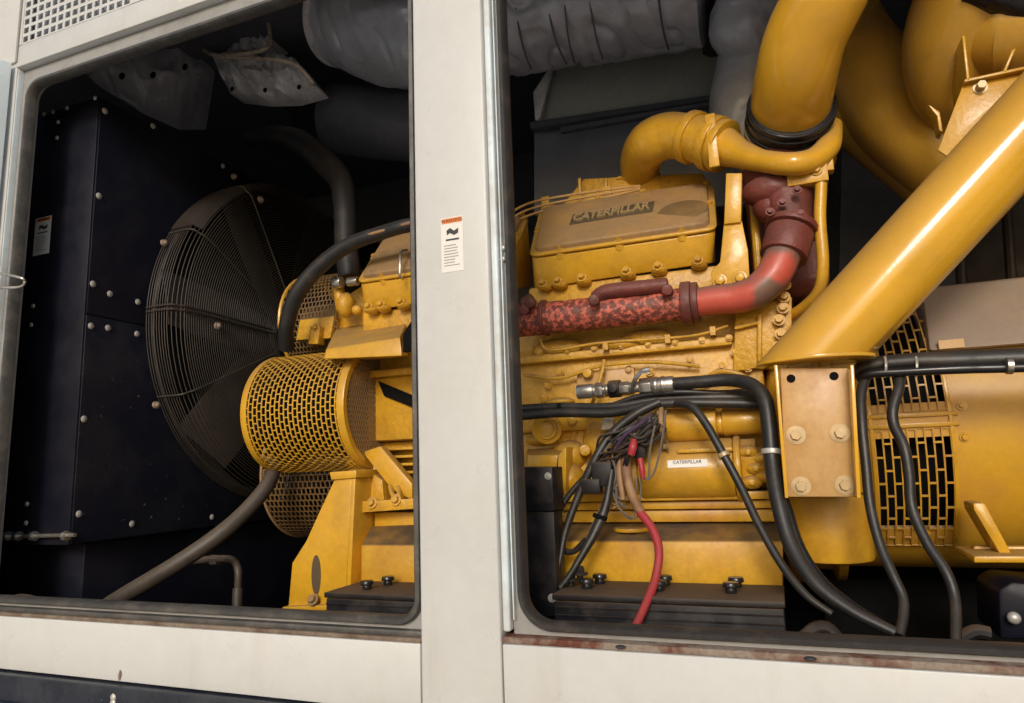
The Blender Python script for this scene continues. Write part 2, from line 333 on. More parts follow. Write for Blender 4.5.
# recessed door frames (rounded rings) and rubber seals
def rrect(x0, x1, z0, z1, r, y, n=8):
    P = []
    q = r if isinstance(r, tuple) else (r,) * 4
    for sx, sz, a0, r in ((x1, z1, 0, q[0]), (x0, z1, 90, q[1]), (x0, z0, 180, q[2]), (x1, z0, 270, q[3])):
        cx = sx - r if sx == x1 else sx + r; cz = sz - r if sz == z1 else sz + r
        for k in range(n + 1):
            a = math.radians(a0 + 90 * k / n); P.append(Vector((cx + r * math.cos(a), y, cz + r * math.sin(a))))
    return P
def opening(x0, x1, z0, z1, X0, X1, Z0, Z1, r=0.075, sm='seal'):
    a = rrect(x0, x1, z0, z1, r, YW + 0.035); b = rrect(X0, X1, Z0, Z1, 0.004, YW + 0.035)
    c = [p + Vector((0, 0.03, 0)) for p in a]; bb = [p + Vector((0, 0.03, 0)) for p in b]
    MB().loft([bb, b, a, c], caps=False).build('door_frame', 'frame', enc, sharp=30)
    P = rrect(x0, x1, z0, z1, r, YW + 0.035)
    loops = []; n = len(P)
    ctr = Vector(((x0 + x1) / 2, 0, (z0 + z1) / 2))
    prof = [(0.006, 0.015), (0.008, -0.008), (0.004, -0.018), (-0.006, -0.020), (-0.012, -0.012), (-0.013, 0.015)]
    for i in range(n):
        t = (P[(i + 1) % n] - P[i - 1]).normalized(); nr = Vector((t.z, 0, -t.x))
        j = 1 + 0.12 * noise.noise(P[i] * 9)
        loops.append([P[i] + nr * (u * j) + Vector((0, v, 0)) for u, v in prof])
    loops.append(loops[0])
    MB().loft(loops, caps=False).build('rubber_seal', sm, enc, sharp=50)
opening(-2.442, -0.846, -0.370, 1.445, -2.487, -0.831, -0.387, 1.51, r=(0.07, 0.06, 0.015, 0.06), sm='sealdust')
opening(-0.583, 1.0, -0.366, 1.445, -0.605, 1.1, -0.385, 1.51)
MB().box(-0.624, -0.606, YW + 0.012, YW + 0.05, -0.376, 1.5).build('corner_strip', 'frameb', enc, bevel=0.005, segs=3)
MB().box(-2.497, -2.488, YW + 0.012, YW + 0.05, -0.40, 1.51).build('corner_strip', 'frameb', enc, bevel=0.005, segs=3)
MB().box(-0.600, -0.597, YW + 0.018, YW + 0.034, -0.35, 1.4).build('frame_lip', 'frameb', enc)
# header and louvred panel
MB().box(-2.50, -0.833, YW + 0.006, YW + 0.05, 1.512, 1.60).build('header', 'white', enc, bevel=0.006)
MB().box(-3.2, -2.492, YW, YW + 0.06, 1.53, 2.2).build('corner_post', 'white', enc, bevel=0.006)
MB().box(-2.495, -2.486, YW + 0.001, YW + 0.06, 1.53, 2.2).build('panel_joint', 'frame', enc)
g = MB()
g.grille(lambda u, v: (Vector((-2.475 + 0.55 * u, YW + 0.008, 1.60 + 0.5 * v)), Vector((0, -1, 0))), 15, 14, 0.70, 0.64, brick=False, t=0.004)
g.box(-2.487, -2.475, YW + 0.006, YW + 0.03, 1.60, 2.1); g.box(-1.925, -0.833, YW + 0.006, YW + 0.03, 1.60, 2.1)
g.build('louver_grille', 'white', enc)
MB().box(-2.48, -1.92, YW + 0.05, YW + 0.055, 1.60, 2.1).build('louver_backing', 'lining', enc)
MB().box(-0.621, 2.4, YW + 0.006, YW + 0.05, 1.512, 2.1).build('header', 'white', enc, bevel=0.006)
# shell
MB().box(-3.9, 2.4, 1.57, 4.2, 2.10, 2.15).build('roof', 'dark', enc)
MB().box(-3.9, 2.4, 4.15, 4.2, -0.8, 2.1).build('back_wall', 'dark', enc)
MB().box(-3.9, -3.85, 1.57, 4.15, -0.8, 2.1).build('end_wall', 'dark', enc)
MB().box(2.35, 2.4, 1.57, 4.15, -0.8, 2.1).build('end_wall', 'dark', enc)
MB().box(-3.85, 2.35, 1.55, 4.15, -0.72, -0.66).build('floor_pan', 'rad', enc)
MB().box(-3.85, -2.49, YW + 0.01, YW + 0.06, -0.8, 1.53).build('side_panel', 'white', enc)
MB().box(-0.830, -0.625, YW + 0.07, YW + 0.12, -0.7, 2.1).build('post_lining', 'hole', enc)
b = MB()
for x, y in ((503, 248), (503, 259)): b.ell(at(x, y, YW + 0.03), 0.008, 0.006, 0.008, 12, 8).cut()
b.build('rivet', 'boltw', enc)
b = MB()
for x in (0.02, 0.48, -0.35): b.ell(Vector((x, YW + 0.0, -0.390)), 0.012, 0.008, 0.004, 12, 6).cut()
b.build('ledge_bolt', 'ink', enc)

# open door at the left and its stay rod
dr = thing('enclosure_door', (-2.52, 1.1, -0.4), 'pale housing door standing open at the left edge of the left opening', 'door')
_h = lambda x, y, z: Vector((x, y, z))
MB().hexa([_h(-2.80, .50, -.40), _h(-2.748, .50, -.40), _h(-2.748, .50, 1.525), _h(-2.80, .50, 1.525), _h(-2.552, YW - .004, -.40), _h(-2.499, YW - .004, -.40), _h(-2.499, YW - .004, 1.525), _h(-2.552, YW - .004, 1.525)]).build('door_leaf', 'doorp', dr, bevel=0.005)
MB().box(-2.73, -2.70, 0.60, 0.64, -0.36, 1.48).build('stiffening_rib', 'frameb', dr)
s = MB().tube([at(-14, 270, 1.46), at(4, 274, 1.46), at(21, 278, 1.47), at(25, 282, 1.48), at(20, 287, 1.47), at(2, 288, 1.46), at(-14, 290, 1.46)], 0.0045, seg=8)
s.build('door_stay', 'steel', label='bent steel stay rod hooked over the left edge of the left opening', cat='door stay')

# ================================================================== RADIATOR
rad = thing('radiator', (-2.7, 2.7, -0.66), 'blue-black radiator box with a large round fan guard at the left', 'radiator')
XR = -2.31
MB().box(-3.5, XR, 1.70, 3.75, -0.22, 1.455).build('housing', 'rad', rad, bevel=0.004)
MB().box(XR + 0.0005, XR + 0.006, 1.706, 3.7, 0.60, 1.45).build('upper_side_panel', 'rad', rad, bevel=0.002)
MB().box(XR + 0.0005, XR + 0.0065, 1.706, 3.7, -0.215, 0.594).build('lower_side_panel', 'radsp', rad, bevel=0.002)
MB().box(-3.2, -2.36, 1.8, 3.7, -0.66, -0.225).build('support_stand', 'rad', rad, bevel=0.004)
b = MB()
for x, y in ((105, 111), (153, 126), (99, 196), (223, 166), (93, 284), (110, 294), (138, 302), (91, 326), (108, 328), (137, 334), (84, 419), (79, 514), (132, 524), (212, 517)):
    p = atX(x, y, XR + 0.007); b.ell(p, 0.006, 0.0125, 0.0125, 10, 6).cut()
for x, y in ((44, 114), (53, 112), (67, 108), (58, 122), (57, 138), (95, 98), (33, 306), (31, 325), (27, 504), (26, 523)):
    b.ell(at(x, y, 1.697), 0.009, 0.005, 0.009, 10, 6).cut()
b.build('bolt', 'boltw', rad)
b = MB().tube([at(-5, 537, 1.68), at(75, 535, 1.68)], 0.007, seg=8)
for x in (8, 18, 34, 66): b.cyl(at(x - 1.5, 536, 1.68), at(x + 1.5, 536, 1.68), 0.017, seg=8)
b.build('drain_rod', 'steel', rad)
YF, ZF, RF = 2.715, 0.643, 0.768
def fc(x): return Vector((x, YF, ZF))
b = MB()
N = 72
def circ(x, r): return [Vector((x, YF + r * math.cos(2 * math.pi * i / N), ZF + r * math.sin(2 * math.pi * i / N))) for i in range(N)]
RS = .735
b.loft([circ(XR + 0.004, RS), circ(-2.295, RS), circ(-2.29, RS - .004), circ(-2.295, RS - .012), circ(XR + 0.004, RS - .012)], caps=False)
b.build('shroud_ring', 'fan', rad, sharp=50)
b = MB(); b.disc((XR + 0.008, YF, ZF), (1, 0, 0), RS - 0.013, 0.004, 72); b.build('shroud_opening', 'hole', rad)
# fan behind the guard
fan_p = MB()
for k in range(7):
    a = 2 * math.pi * k / 7 + 0.35; loops = []
    for j in range(9):
        r = 0.13 + (0.74 - 0.13) * j / 8; tw = math.radians(52 - 24 * j / 8); wd = 0.13 + 0.13 * j / 8
        c = Vector((-2.235, YF + r * math.cos(a), ZF + r * math.sin(a))); tn = Vector((0, -math.sin(a), math.cos(a)))
        dx = Vector((1, 0, 0)); L = []
        for q in (-1, -0.5, 0, 0.5, 1): L.append(c + tn * wd * q * math.cos(math.pi/2 - tw) + dx * (0.042 * q + 0.010 * (1 - q * q)))
        for q in (1, 0.5, 0, -0.5, -1): L.append(c + tn * wd * q * math.cos(math.pi/2 - tw) + dx * (0.042 * q + 0.010 * (1 - q * q) - 0.004))
        loops.append(L)
    fan_p.loft(loops)
fp = fan_p.build('fan_blades', 'fan', rad)
MB().cyl((-2.27, YF, ZF), (-2.19, YF, ZF), 0.15, seg=32).build('fan_hub', 'fan', rad, bevel=0.008)
b = MB()
prof = [(-2.292 + .0135 * k, RF) for k in range(9)] + [(-2.172, RF - .010), (-2.160, RF - .022), (-2.150, RF - .034)]
prof += [(-2.143, RF - .046 - .0118 * k) for k in range(46)]
for x, r in prof: b.ring(fc(x), (1, 0, 0), r, 0.0021, seg=80, ts=5)
def rad_bar(a, off=0.0, w_=.0034, r1=.22):
    P = [(-2.295, RF), (-2.18, RF), (-2.155, RF - .03), (-2.140, RF - .07), (-2.138, .5), (-2.138, r1)]
    return [Vector((x + .004, YF + (r + .003) * math.cos(a), ZF + (r + .003) * math.sin(a) + off)) for x, r in P], w_
for a in (20, 122, 152, 205, 262, 318):
    P, w_ = rad_bar(math.radians(a)); b.tube(P, w_, seg=6, n=4)
b.build('fan_guard', 'wire', rad, sharp=80)
b = MB(); lo = []
for i in range(31):
    a = math.radians(94 + 56 * i / 30); n_ = Vector((0, math.cos(a), math.sin(a)))
    lo.append([Vector((x, YF, ZF)) + n_ * r for x, r in ((-2.295, RF + .004), (-2.178, RF + .004), (-2.150, RF - .028), (-2.153, RF - .030), (-2.181, RF), (-2.295, RF))])
b.loft(lo).build('guard_band', 'band', rad)
b = MB()
for s_ in (1, -1):    # split line of the two guard halves
    P, w_ = rad_bar(math.pi - .02, .009 * s_, .0045); b.tube(P, w_, seg=6, n=4)
b.build('guard_split_bar', 'fan', rad)
b = MB()
for x, y in ((163, 243), (155, 405), (233, 177)):
    p = atX(x, y, -2.27); b.disc(p, (1, 0, 0), 0.014, 0.012, 12); b.ell(p + Vector((0.014, 0, 0)), 0.008, 0.010, 0.010, 10, 6).cut()
for x, y in ((260, 200), (217, 326)):
    p = atX(x, y, -2.135); b.disc(p, (1, 0, 0), 0.016, 0.008, 12); b.ell(p + Vector((0.012, 0, 0)), 0.008, 0.011, 0.011, 10, 6).cut()
b.build('guard_clip', 'greyd', rad)

def sticker(name, x0, y0, x1, y1, Y, label, head='WARNING', slope=0):
    p0 = at(x0, y0, Y); p1 = at(x1, y1, Y); W_ = p1.x - p0.x; h = p0.z - p1.z
    t = thing(name, ((p0.x + p1.x) / 2, Y, p1.z), label, 'warning label')
    MB().box(p0.x, p1.x, Y - 0.001, Y - 0.0002, p1.z, p0.z).build('backing', 'label', t)
    X = lambda u: p0.x + W_ * u
    Z = lambda v: p0.z - h * v
    MB().box(X(.05), X(.95), Y - .0016, Y - .001, Z(.11), Z(.02)).build('header_band', 'orange', t)
    text_mb(head, (X(.5), Y - .002, Z(.067)), (1, 0, 0), (0, 0, 1), h * 0.085, 0.0003).build('header_text', 'ink', t, smooth=False)
    b = MB()
    P = [(.25, .24), (.42, .20), (.60, .26), (.80, .22), (.78, .31), (.60, .34), (.40, .29), (.28, .33)]
    b.prism([Vector((X(u), Y - .0018, Z(v))) for u, v in P], (0, .0007, 0))
    b.box(X(.22), X(.82), Y - .0018, Y - .0011, Z(.43), Z(.40))
    b.build('pictogram', 'ink', t)
    b = MB(); rnd = random.Random(3)
    for k in range(8): b.box(X(.12), X(.60 + .28 * rnd.random()), Y - .0016, Y - .0011, Z(.525 + k * .052), Z(.510 + k * .052))
    b.build('small_print', 'inkg', t)
sticker('warning_sticker', 441, 219, 464, 270, YW, 'white warning label with an orange heading on the off-white centre post')
sticker('warning_sticker', 36, 219, 49, 253, 1.70, 'small white warning label with an orange heading on the blue-black radiator box')

# ================================================================== DIESEL ENGINE
eng = thing('diesel_engine', (-0.8, 2.5, -0.62), 'large yellow diesel engine with dusty rocker covers filling both openings', 'engine')
YE = 2.15
# block: wall between the heads and the sump
b = MB()
def xs(px, py, Y): return at(px, py, Y).x
zr = 0.345
b.box(-1.42, -0.02, YE, 3.0, 0.10, zr)                       # upper crankcase
b.box(-1.42, -0.02, YE + 0.03, 3.0, zr, 0.46)
b.box(-1.42, -0.02, YE + 0.05, 3.0, -0.20, 0.10)
b.build('engine_block', 'yelc', eng, bevel=0.012)
b = MB(); b.box(-1.42, -0.10, YE - 0.035, YE + 0.01, zr - 0.015, zr + 0.012)
for x in (-0.66, -0.36, -1.1): b.ell((x, YE - 0.0, zr + 0.03), 0.09, 0.03, 0.035, 20, 8)
b.cyl(Vector((-.548, YE - .05, .275 + .005)), Vector((-.548, YE + .01, .28)), .016, seg=16)
b.build('block_rail', 'yelc', eng, bevel=0.006)
# cylinder heads
b = MB(); b.hexa([at(528, 318, YE - .02), at(742, 296, YE - .02), at(742, 262, YE - .02), at(528, 288, YE - .02),
                  at(528, 318, YE - .02) + Vector((0, .5, 0)), at(742, 296, YE - .02) + Vector((0, .5, 0)), at(742, 262, YE - .02) + Vector((0, .5, .05)), at(528, 288, YE - .02) + Vector((0, .5, .05))]).cut()
b.hexa([at(362, 334, YE - .01), at(424, 326, YE - .01), at(424, 305, YE - .01), at(362, 312, YE - .01),
        at(362, 334, YE - .01) + Vector((0, .5, 0)), at(424, 326, YE - .01) + Vector((0, .5, 0)), at(424, 305, YE - .01) + Vector((0, .5, .05)), at(362, 312, YE - .01) + Vector((0, .5, .05))])
b.build('cylinder_head', 'yelc', eng, bevel=0.01)
# rocker covers
def rq(q, r, n=5):
    P = []
    for i in range(4):
        a, p, c = q[i - 1], q[i], q[(i + 1) % 4]; s0 = p + (a - p).normalized() * r; s1 = p + (c - p).normalized() * r
        for k in range(n + 1):
            t = k / n; P.append(s0 * (1 - t) ** 2 + p * 2 * t * (1 - t) + s1 * t ** 2)
    return P
def rocker(dx, letters):
    V = Vector((dx, 0, 0)); A = lambda x, y, Y: at(x, y, Y) + V
    fl, fr, br, bl = A(531, 259, 2.08), A(716, 232, 2.08), A(713, 189, 2.34), A(541, 214, 2.34)
    ll, lr = A(534, 289, 2.12), A(713, 263, 2.12)
    bb1, bb0 = A(716, 262, 2.42), A(540, 288, 2.42)
    base = MB().loft([rq([ll, lr, bb1, bb0], .035), rq([fl, fr, br, bl], .035)])
    rc = base.build('rocker_cover', 'yel', eng, bevel=0.006, segs=2)
    up = (fr - fl).cross(bl - fl).normalized()
    if up.z < 0: up = -up
    # lid: raised, dust caked
    c = (fl + fr + br + bl) / 4; sh = lambda p, k: c + (p - c) * k
    L0 = [sh(p, 1.015) + up * 0.002 for p in (fl, fr, br, bl)]; L1 = [sh(p, 1.015) + up * 0.016 for p in (fl, fr, br, bl)]
    lid = MB().loft([rq(L0, .036), rq(L1, .036)])
    I0 = [sh(p, .955) + up * 0.010 for p in (fl, fr, br, bl)]; I1 = [sh(p, .94) + up * 0.030 for p in (fl, fr, br, bl)]
    lid.build('lid_flange', 'yel', rc, bevel=0.007, segs=3)
    MB().loft([rq(I0, .032), rq(I1, .032), rq([sh(p, .90) + up * .0345 for p in (fl, fr, br, bl)], .032)]).build('lid', 'dusty', rc, bevel=0.003, segs=2)
    ux = (fr - fl).normalized(); uy = (bl - fl); uy = (uy - ux * uy.dot(ux)).normalized()
    t = MB(); fo = ux.cross(uy)
    fwdn = (fl - ll); fwdn = ux.cross(fwdn).normalized()
    if fwdn.y > 0: fwdn = -fwdn
    for k in (0.17, 0.50, 0.83): 
        p = fl.lerp(fr, k) + up * 0.008; t.cyl(p - fwdn * .02 - up * .012, p + up * .016 - fwdn * .02, .026, .018, seg=16); t.bolt(p + up * .014 - fwdn * .015, up, .009, .010).cut()
    for k in (0.02, 0.98):
        p = fl.lerp(bl, .5).lerp(fr.lerp(br, .5), k) + up * .016; t.bolt(p, up, .011, .012).cut()
    for k in (0.08, 0.36, 0.62, 0.97): p = bl.lerp(br, k) + up * .012; t.bolt(p, up, .012, .02).cut()
    t.build('lid_bolt', 'yel', rc)
    t = MB()
    for k in (0.07, 0.16, 0.30, 0.55, 0.72, 0.93):
        p = ll.lerp(lr, k) + fwdn * .005; t.ell(p, .026, .03, .016, 14, 8); t.bolt(p + Vector((0, -.022, .008)), (0, -1, .4), .011, .014).cut()
    t.build('base_bolt', 'yelc', rc)
    if letters:
        cc = fl.lerp(fr, .455).lerp(bl.lerp(br, .455), .52) + up * .034
        w_ = .285
        pl = MB(); q = [cc - ux * w_ / 2 - uy * .042, cc + ux * w_ / 2 - uy * .042, cc + ux * w_ / 2 + uy * .042, cc - ux * w_ / 2 + uy * .042]
        pl.prism(q, up * .004).build('name_plate', 'plate', rc, bevel=.0015)
        tx = text_mb('CATERPILLAR', cc + up * .006, ux, uy, .072, .004, 1.0, .0022)
        zx = [ (v - cc).dot(ux) for v in tx.v]; sc = w_ * .93 / (max(zx) - min(zx)); mid = (max(zx) + min(zx)) / 2
        tx.v = [v + ux * (((v - cc).dot(ux) - mid) * sc - (v - cc).dot(ux)) for v in tx.v]
        tx.build('lettering', 'letters', rc, smooth=False)
        oc = fl.lerp(fr, .84).lerp(bl.lerp(br, .84), .34) + up * .0347
        MB().prism([oc + ux * .080 * math.cos(q) + uy * .075 * math.sin(q) for q in [2 * math.pi * i / 32 for i in range(32)]], up * .0015).build('oil_stain', 'stain', rc, bevel=.0006)
rocker(0, True); rocker(at(359, 284, 2.08).x - at(531, 256, 2.08).x, False)
# grab handle on left cover
MB().tube([at(403, 279, 2.06), at(400, 276, 2.03), at(400, 262, 2.03), at(401, 252, 2.05), at(407, 250, 2.1)], .005, seg=8).build('cover_handle', 'steel', eng)
# intake manifold with ribs
b = MB(); b.hexa([at(548, 222, 2.40), at(715, 200, 2.40), at(703, 172, 2.40), at(583, 178, 2.40),
                  at(548, 222, 2.40) + Vector((0, .3, 0)), at(715, 200, 2.40) + Vector((0, .3, 0)), at(703, 172, 2.40) + Vector((0, .3, 0)), at(583, 178, 2.40) + Vector((0, .3, 0))])
b.build('intake_manifold', 'yelc', eng, bevel=.01)
b = MB()
for x in (578, 604): b.hexa([at(x, 206, 2.38), at(x + 3, 206, 2.38), at(x + 3, 178, 2.38), at(x, 178, 2.38), at(x, 206, 2.42), at(x + 3, 206, 2.42), at(x + 3, 178, 2.42), at(x, 178, 2.42)]).cut()
for x, y in ((545, 205), (607, 195)): b.box(*(lambda p: (p.x - .015, p.x + .015, p.y, p.y + .02, p.z - .07, p.z + .035))(at(x, y, 2.36))).cut()
b.build('manifold_rib', 'yelc', eng, bevel=.003)
b = MB()
for dy in (0, 6, 12):
    b.cut() if dy else None; b.tube([at(505, 216 + dy, 2.3), at(530, 203 + dy, 2.30), at(570, 195 + dy * .8, 2.32), at(612, 189 + dy * .6, 2.33), at(640, 186 + dy * .3, 2.36)], .0048, seg=8)
b.build('fuel_line', 'bracket', eng)
# intake elbow and clamps
el = ptube([(640, 183, 2.46), (640, 172, 2.43), (642, 157, 2.36), (651, 143, 2.28), (668, 136, 2.26), (685, 137, 2.24), (700, 139, 2.22)], [18.5, 19, 21, 22.5, 23, 22.5, 22], seg=24).build('intake_elbow', 'yel', eng)
p = at(640, 179, 2.46); b = MB().cyl(p + Vector((0, 0, -.02)), p + Vector((0, 0, .0)), .082, seg=32)
for dx in (-.066, .066): b.bolt(p + Vector((dx, -.05, -.012)), (0, 0, 1), .012)
b.build('elbow_flange', 'yelc', el, bevel=.005)
a0, a1 = at(690, 137, 2.235), at(726, 147, 2.19); dd = (a1 - a0)
b = MB()
for t0, t1, rr in ((-.05, .18, .088), (.55, .78, .090), (.80, .98, .085)): b.cyl(a0 + dd * t0, a0 + dd * t1, rr, seg=32).cut()
b.cyl(a0 + dd * .1, a0 + dd * .6, .078, seg=32)
b.build('pipe_clamp', 'yel', el, bevel=.004)
b = MB(); p = at(711, 128, 2.12); b.box(p.x - .016, p.x + .016, p.y, p.y + .02, p.z - .13, p.z + .05); b.build('clamp_lug', 'yel', el, bevel=.003)
# turbocharger compressor
tb = ptube([(724, 147, 2.19), (742, 155, 2.14), (762, 161, 2.08), (790, 164, 2.03), (813, 160, 2.06), (828, 146, 2.12), (833, 126, 2.2)], [19, 14, 11, 11.5, 12, 12, 9], seg=20).build('compressor_housing', 'yelg', eng)
c_ = at(791, 138, 2.20); ax = (at(796, 75, 1.95) - at(790, 125, 2.15)).normalized()
b = MB(); b.cyl(c_ - ax * .09, c_ + ax * .02, .145, .125, seg=40); b.build('compressor_inlet', 'yel', tb, bevel=.01)
b = MB(); p = at(805, 172, 2.06); b.box(p.x - .05, p.x + .06, p.y, p.y + .05, p.z - .035, p.z + .03); p2 = at(826, 164, 2.08); b.box(p2.x - .03, p2.x + .02, p2.y, p2.y + .04, p2.z - .02, p2.z + .03)
b.bolt(p + Vector((.03, -.002, 0)), (0, -1, 0), .012); b.build('drain_flange', 'yel', tb, bevel=.006)
ptube([(819, 168, 2.08), (821, 185, 2.08), (820, 220, 2.08), (823, 262, 2.08), (820, 288, 2.10), (808, 304, 2.14), (790, 316, 2.2), (770, 320, 2.25)], 5.8, seg=12).build('oil_pipe', 'yel', eng)
ptube([(748, 150, 2.2), (751, 180, 2.2), (755, 225, 2.2), (759, 275, 2.2)], 4.2, seg=10).build('oil_pipe', 'yel', eng)
# red manifold and coolant pipe
rm = ptube([(516, 321, 2.06), (560, 317, 2.06), (620, 311, 2.06), (684, 304, 2.06)], 16.5, seg=28, wob=.03).build('exhaust_manifold', 'redm', eng)
b = MB(); d = (at(690, 303, 2.06) - at(680, 304, 2.06)).normalized()
for q, r_ in (((545, 318), .06),): b.cyl(at(*q, 2.06) - d * .008, at(*q, 2.06) + d * .008, r_, seg=24)
b.build('manifold_joint', 'redd', rm, bevel=.003)
b = MB(); b.cyl(at(686, 304, 2.06) - d * .012, at(686, 304, 2.06) + d * .018, .068, seg=28); b.cyl(at(692, 303, 2.06), at(692, 303, 2.06) + d * .02, .062, seg=28)
b.build('manifold_flange', 'redd', rm, bevel=.004)
b = MB()
b.tube([at(594, 299, 2.02), at(606, 292, 2.02), at(640, 288, 2.02), at(668, 285, 2.02)], [.02, .024, .024, .022], seg=12)
for q in ((594, 300), (667, 290), (530, 303), (524, 310)): b.cut(); b.cyl(at(*q, 2.02), at(*q, 1.97), .018, .016, seg=14)
b.cut(); b.tube([at(524, 306, 2.03), at(534, 300, 2.03)], .026, seg=12, smooth=False)
b.build('manifold_bracket', 'redd', rm, bevel=.003)
cp = ptube([(696, 303, 2.06), (715, 300, 2.055), (735, 298, 2.05), (755, 292, 2.04), (771, 278, 2.04), (780, 262, 2.05), (786, 245, 2.07)], [14.5, 15, 15.5, 16.5, 17, 17.5, 17.5], seg=26).build('coolant_pipe', 'red', eng)
d = (at(792, 225, 2.09) - at(784, 252, 2.06)).normalized()
b = MB(); c_ = at(786, 247, 2.07); b.cyl(c_ - d * .035, c_ + d * .05, .066, .068, seg=28); b.cyl(c_ + d * .055, c_ + d * .075, .076, seg=28)
b.build('rubber_sleeve', 'redd', cp, bevel=.003)
b = MB(); b.tube([at(789, 234, 2.1), at(789, 215, 2.12), at(785, 195, 2.15), at(778, 170, 2.2)], [.062, .066, .085, .11], seg=22)
for q in ((782, 203), (797, 190), (770, 212), (800, 214)): b.bolt(at(*q, 2.03), (0.1, -1, .2), .009, .010)
b.ell(at(775, 190, 2.12), .10, .06, .05); b.ell(at(770, 207, 2.13), .05, .05, .05)
b.build('water_elbow', 'redd', eng)
MB().box(*(lambda p: (p.x - .13, p.x + .10, 2.27, 2.6, p.z - .25, p.z + .16))(at(790, 215, 2.25))).build('turbine_housing', 'redd', eng, bevel=.05, segs=4)
# lifting bracket
b = MB(); b.plate([(724, 224), (741, 222), (742, 173), (726, 173)], 2.04, .05)
b.plate([(724, 222), (742, 221), (748, 250), (750, 284), (712, 286), (711, 272), (720, 262)], 2.05, .018)
for q in ((720, 281), (740, 278)): b.bolt(at(*q, 2.05), (0, -1, 0), .016)
b.build('lifting_bracket', 'yel', eng, bevel=.003)
# front cover right of the block
b = MB(); b.plate([(733, 372), (792, 362), (792, 296), (735, 310)], 2.12, .4)
b.plate([(757, 362), (762, 362), (762, 312), (757, 314)], 2.10, .03); b.plate([(734, 330), (760, 324), (760, 320), (734, 326)], 2.10, .03)
b.build('rear_housing', 'yelc', eng, bevel=.008)
b = MB()
for q in ((782, 258), (784, 270), (785, 285), (784, 297), (783, 308), (779, 320), (781, 334), (779, 347)): b.bolt(at(*q, 2.10), (0, -1, .1), .012, .014).cut()
b.plate([(772, 262), (793, 256), (788, 272), (776, 320), (771, 320)], 2.14, .05)
b.build('housing_bolt', 'yelc', eng)
# side cover plate and valve
b = MB(); b.plate([(577, 372), (634, 367), (634, 392), (577, 396)], 2.13, .03)
for q in ((581, 374), (603, 372), (629, 370)): b.bolt(at(*q, 2.13), (0, -1, 0), .010)
b.build('side_cover', 'bracket', eng, bevel=.003)
# crankcase lower left: round cap, boss, bracket
b = MB(); b.plate([(522, 420), (600, 414), (606, 480), (560, 520), (522, 520)], 2.17, .3)
b.build('crankcase_cover', 'yelc', eng, bevel=.01)
b = MB(); b.cyl(at(547, 429, 2.18), at(547, 429, 2.11), .052, .049, seg=28); b.ring(at(547, 429, 2.108), (0, 1, 0), .03, .006, 28)
b.build('round_cap', 'yel', eng, bevel=.004)
b = MB(); b.cyl(at(572, 420, 2.18), at(572, 420, 2.13), .016, seg=16).cut(); b.cyl(at(585, 450, 2.18), at(585, 450, 2.10), .022, .018, seg=16)
b.build('boss', 'yelc', eng, bevel=.003)
b = MB(); b.hexa([at(527, 476, 2.05), at(556, 474, 2.05), at(558, 455, 2.05), at(527, 455, 2.05), at(527, 476, 2.2), at(556, 474, 2.2), at(566, 446, 2.2), at(527, 448, 2.2)])
b.plate([(556, 500), (566, 500), (566, 446), (558, 455)], 2.05, .12)
b.build('mount_bracket', 'yel', eng, bevel=.004)
b = MB(); b.plate([(601, 430), (613, 429), (614, 418), (603, 418)], 2.08, .03); b.build('sensor', 'label', eng, bevel=.003)
# starter motor
sm = MB(); z0 = at(690, 470, 2.05).z; xa, xb = at(638, 468, 2.0).x, at(734, 468, 2.0).x
sm.cyl((xa, 2.07, z0), (xb, 2.07, z0), .088, seg=40); sm.cyl((xb, 2.07, z0), (xb + .02, 2.07, z0), .094, seg=40)
st = sm.build('starter_motor', 'yel', eng, bevel=.008)
MB().cyl((xa - .075, 2.07, z0), (xa - .0015, 2.07, z0), .076, .080, seg=32).build('end_cap', 'yelc', st, bevel=.01)
zs = at(700, 424, 2.05).z
b = MB(); b.cyl((at(664, 426, 2.03).x, 2.05, zs), (at(717, 424, 2.03).x, 2.05, zs), .050, seg=32); b.cyl((at(722, 424, 2.03).x, 2.06, zs + .003), (at(765, 420, 2.03).x, 2.06, zs + .003), .040, seg=32)
b.cyl((at(716, 424, 2.03).x, 2.06, zs), (at(723, 424, 2.03).x, 2.06, zs), .033, seg=24)
b.build('solenoid', 'yel', st, bevel=.005)
b = MB(); p = at(662, 425, 2.0); b.cyl(p, p + Vector((.012, .0, 0)), .058, seg=20)
for q in ((667, 446), (661, 413)): b.bolt(at(*q, 1.99), (-1, -.4, 0), .012, .012)
b.build('terminal_plate', 'dusty', st, bevel=.003)
b = MB(); pc = at(688, 453, 1.98); b.box(pc.x - .03, pc.x + .12, 1.985, 2.05, pc.z - .0, pc.z + .012); b.build('clamp_strap', 'yelc', st, bevel=.003)
b = MB()
xg = xb + .02
for k, (r_, w_) in enumerate(((.075, .04), (.05, .02), (.065, .03))): b.cyl((xg, 2.08, z0 + .01), (xg + w_, 2.08, z0 + .01), r_, seg=6 + 8 * k); xg += w_
for q in ((748, 452), (756, 468), (752, 482), (762, 458), (766, 476)): b.ell(at(*q, 2.03), .03, .03, .02); b.bolt(at(*q, 2.01), (0, -1, 0), .010, .012)
b.build('drive_gear_housing', 'yelc', st, bevel=.004)
MB().box(xa, xb + .06, 2.045, 2.06, at(650, 497, 2.05).z, at(650, 492, 2.05).z).build('shadow_gap', 'hole', eng)  # solid dark strip standing in for the shaded gap under the starter
b = MB()
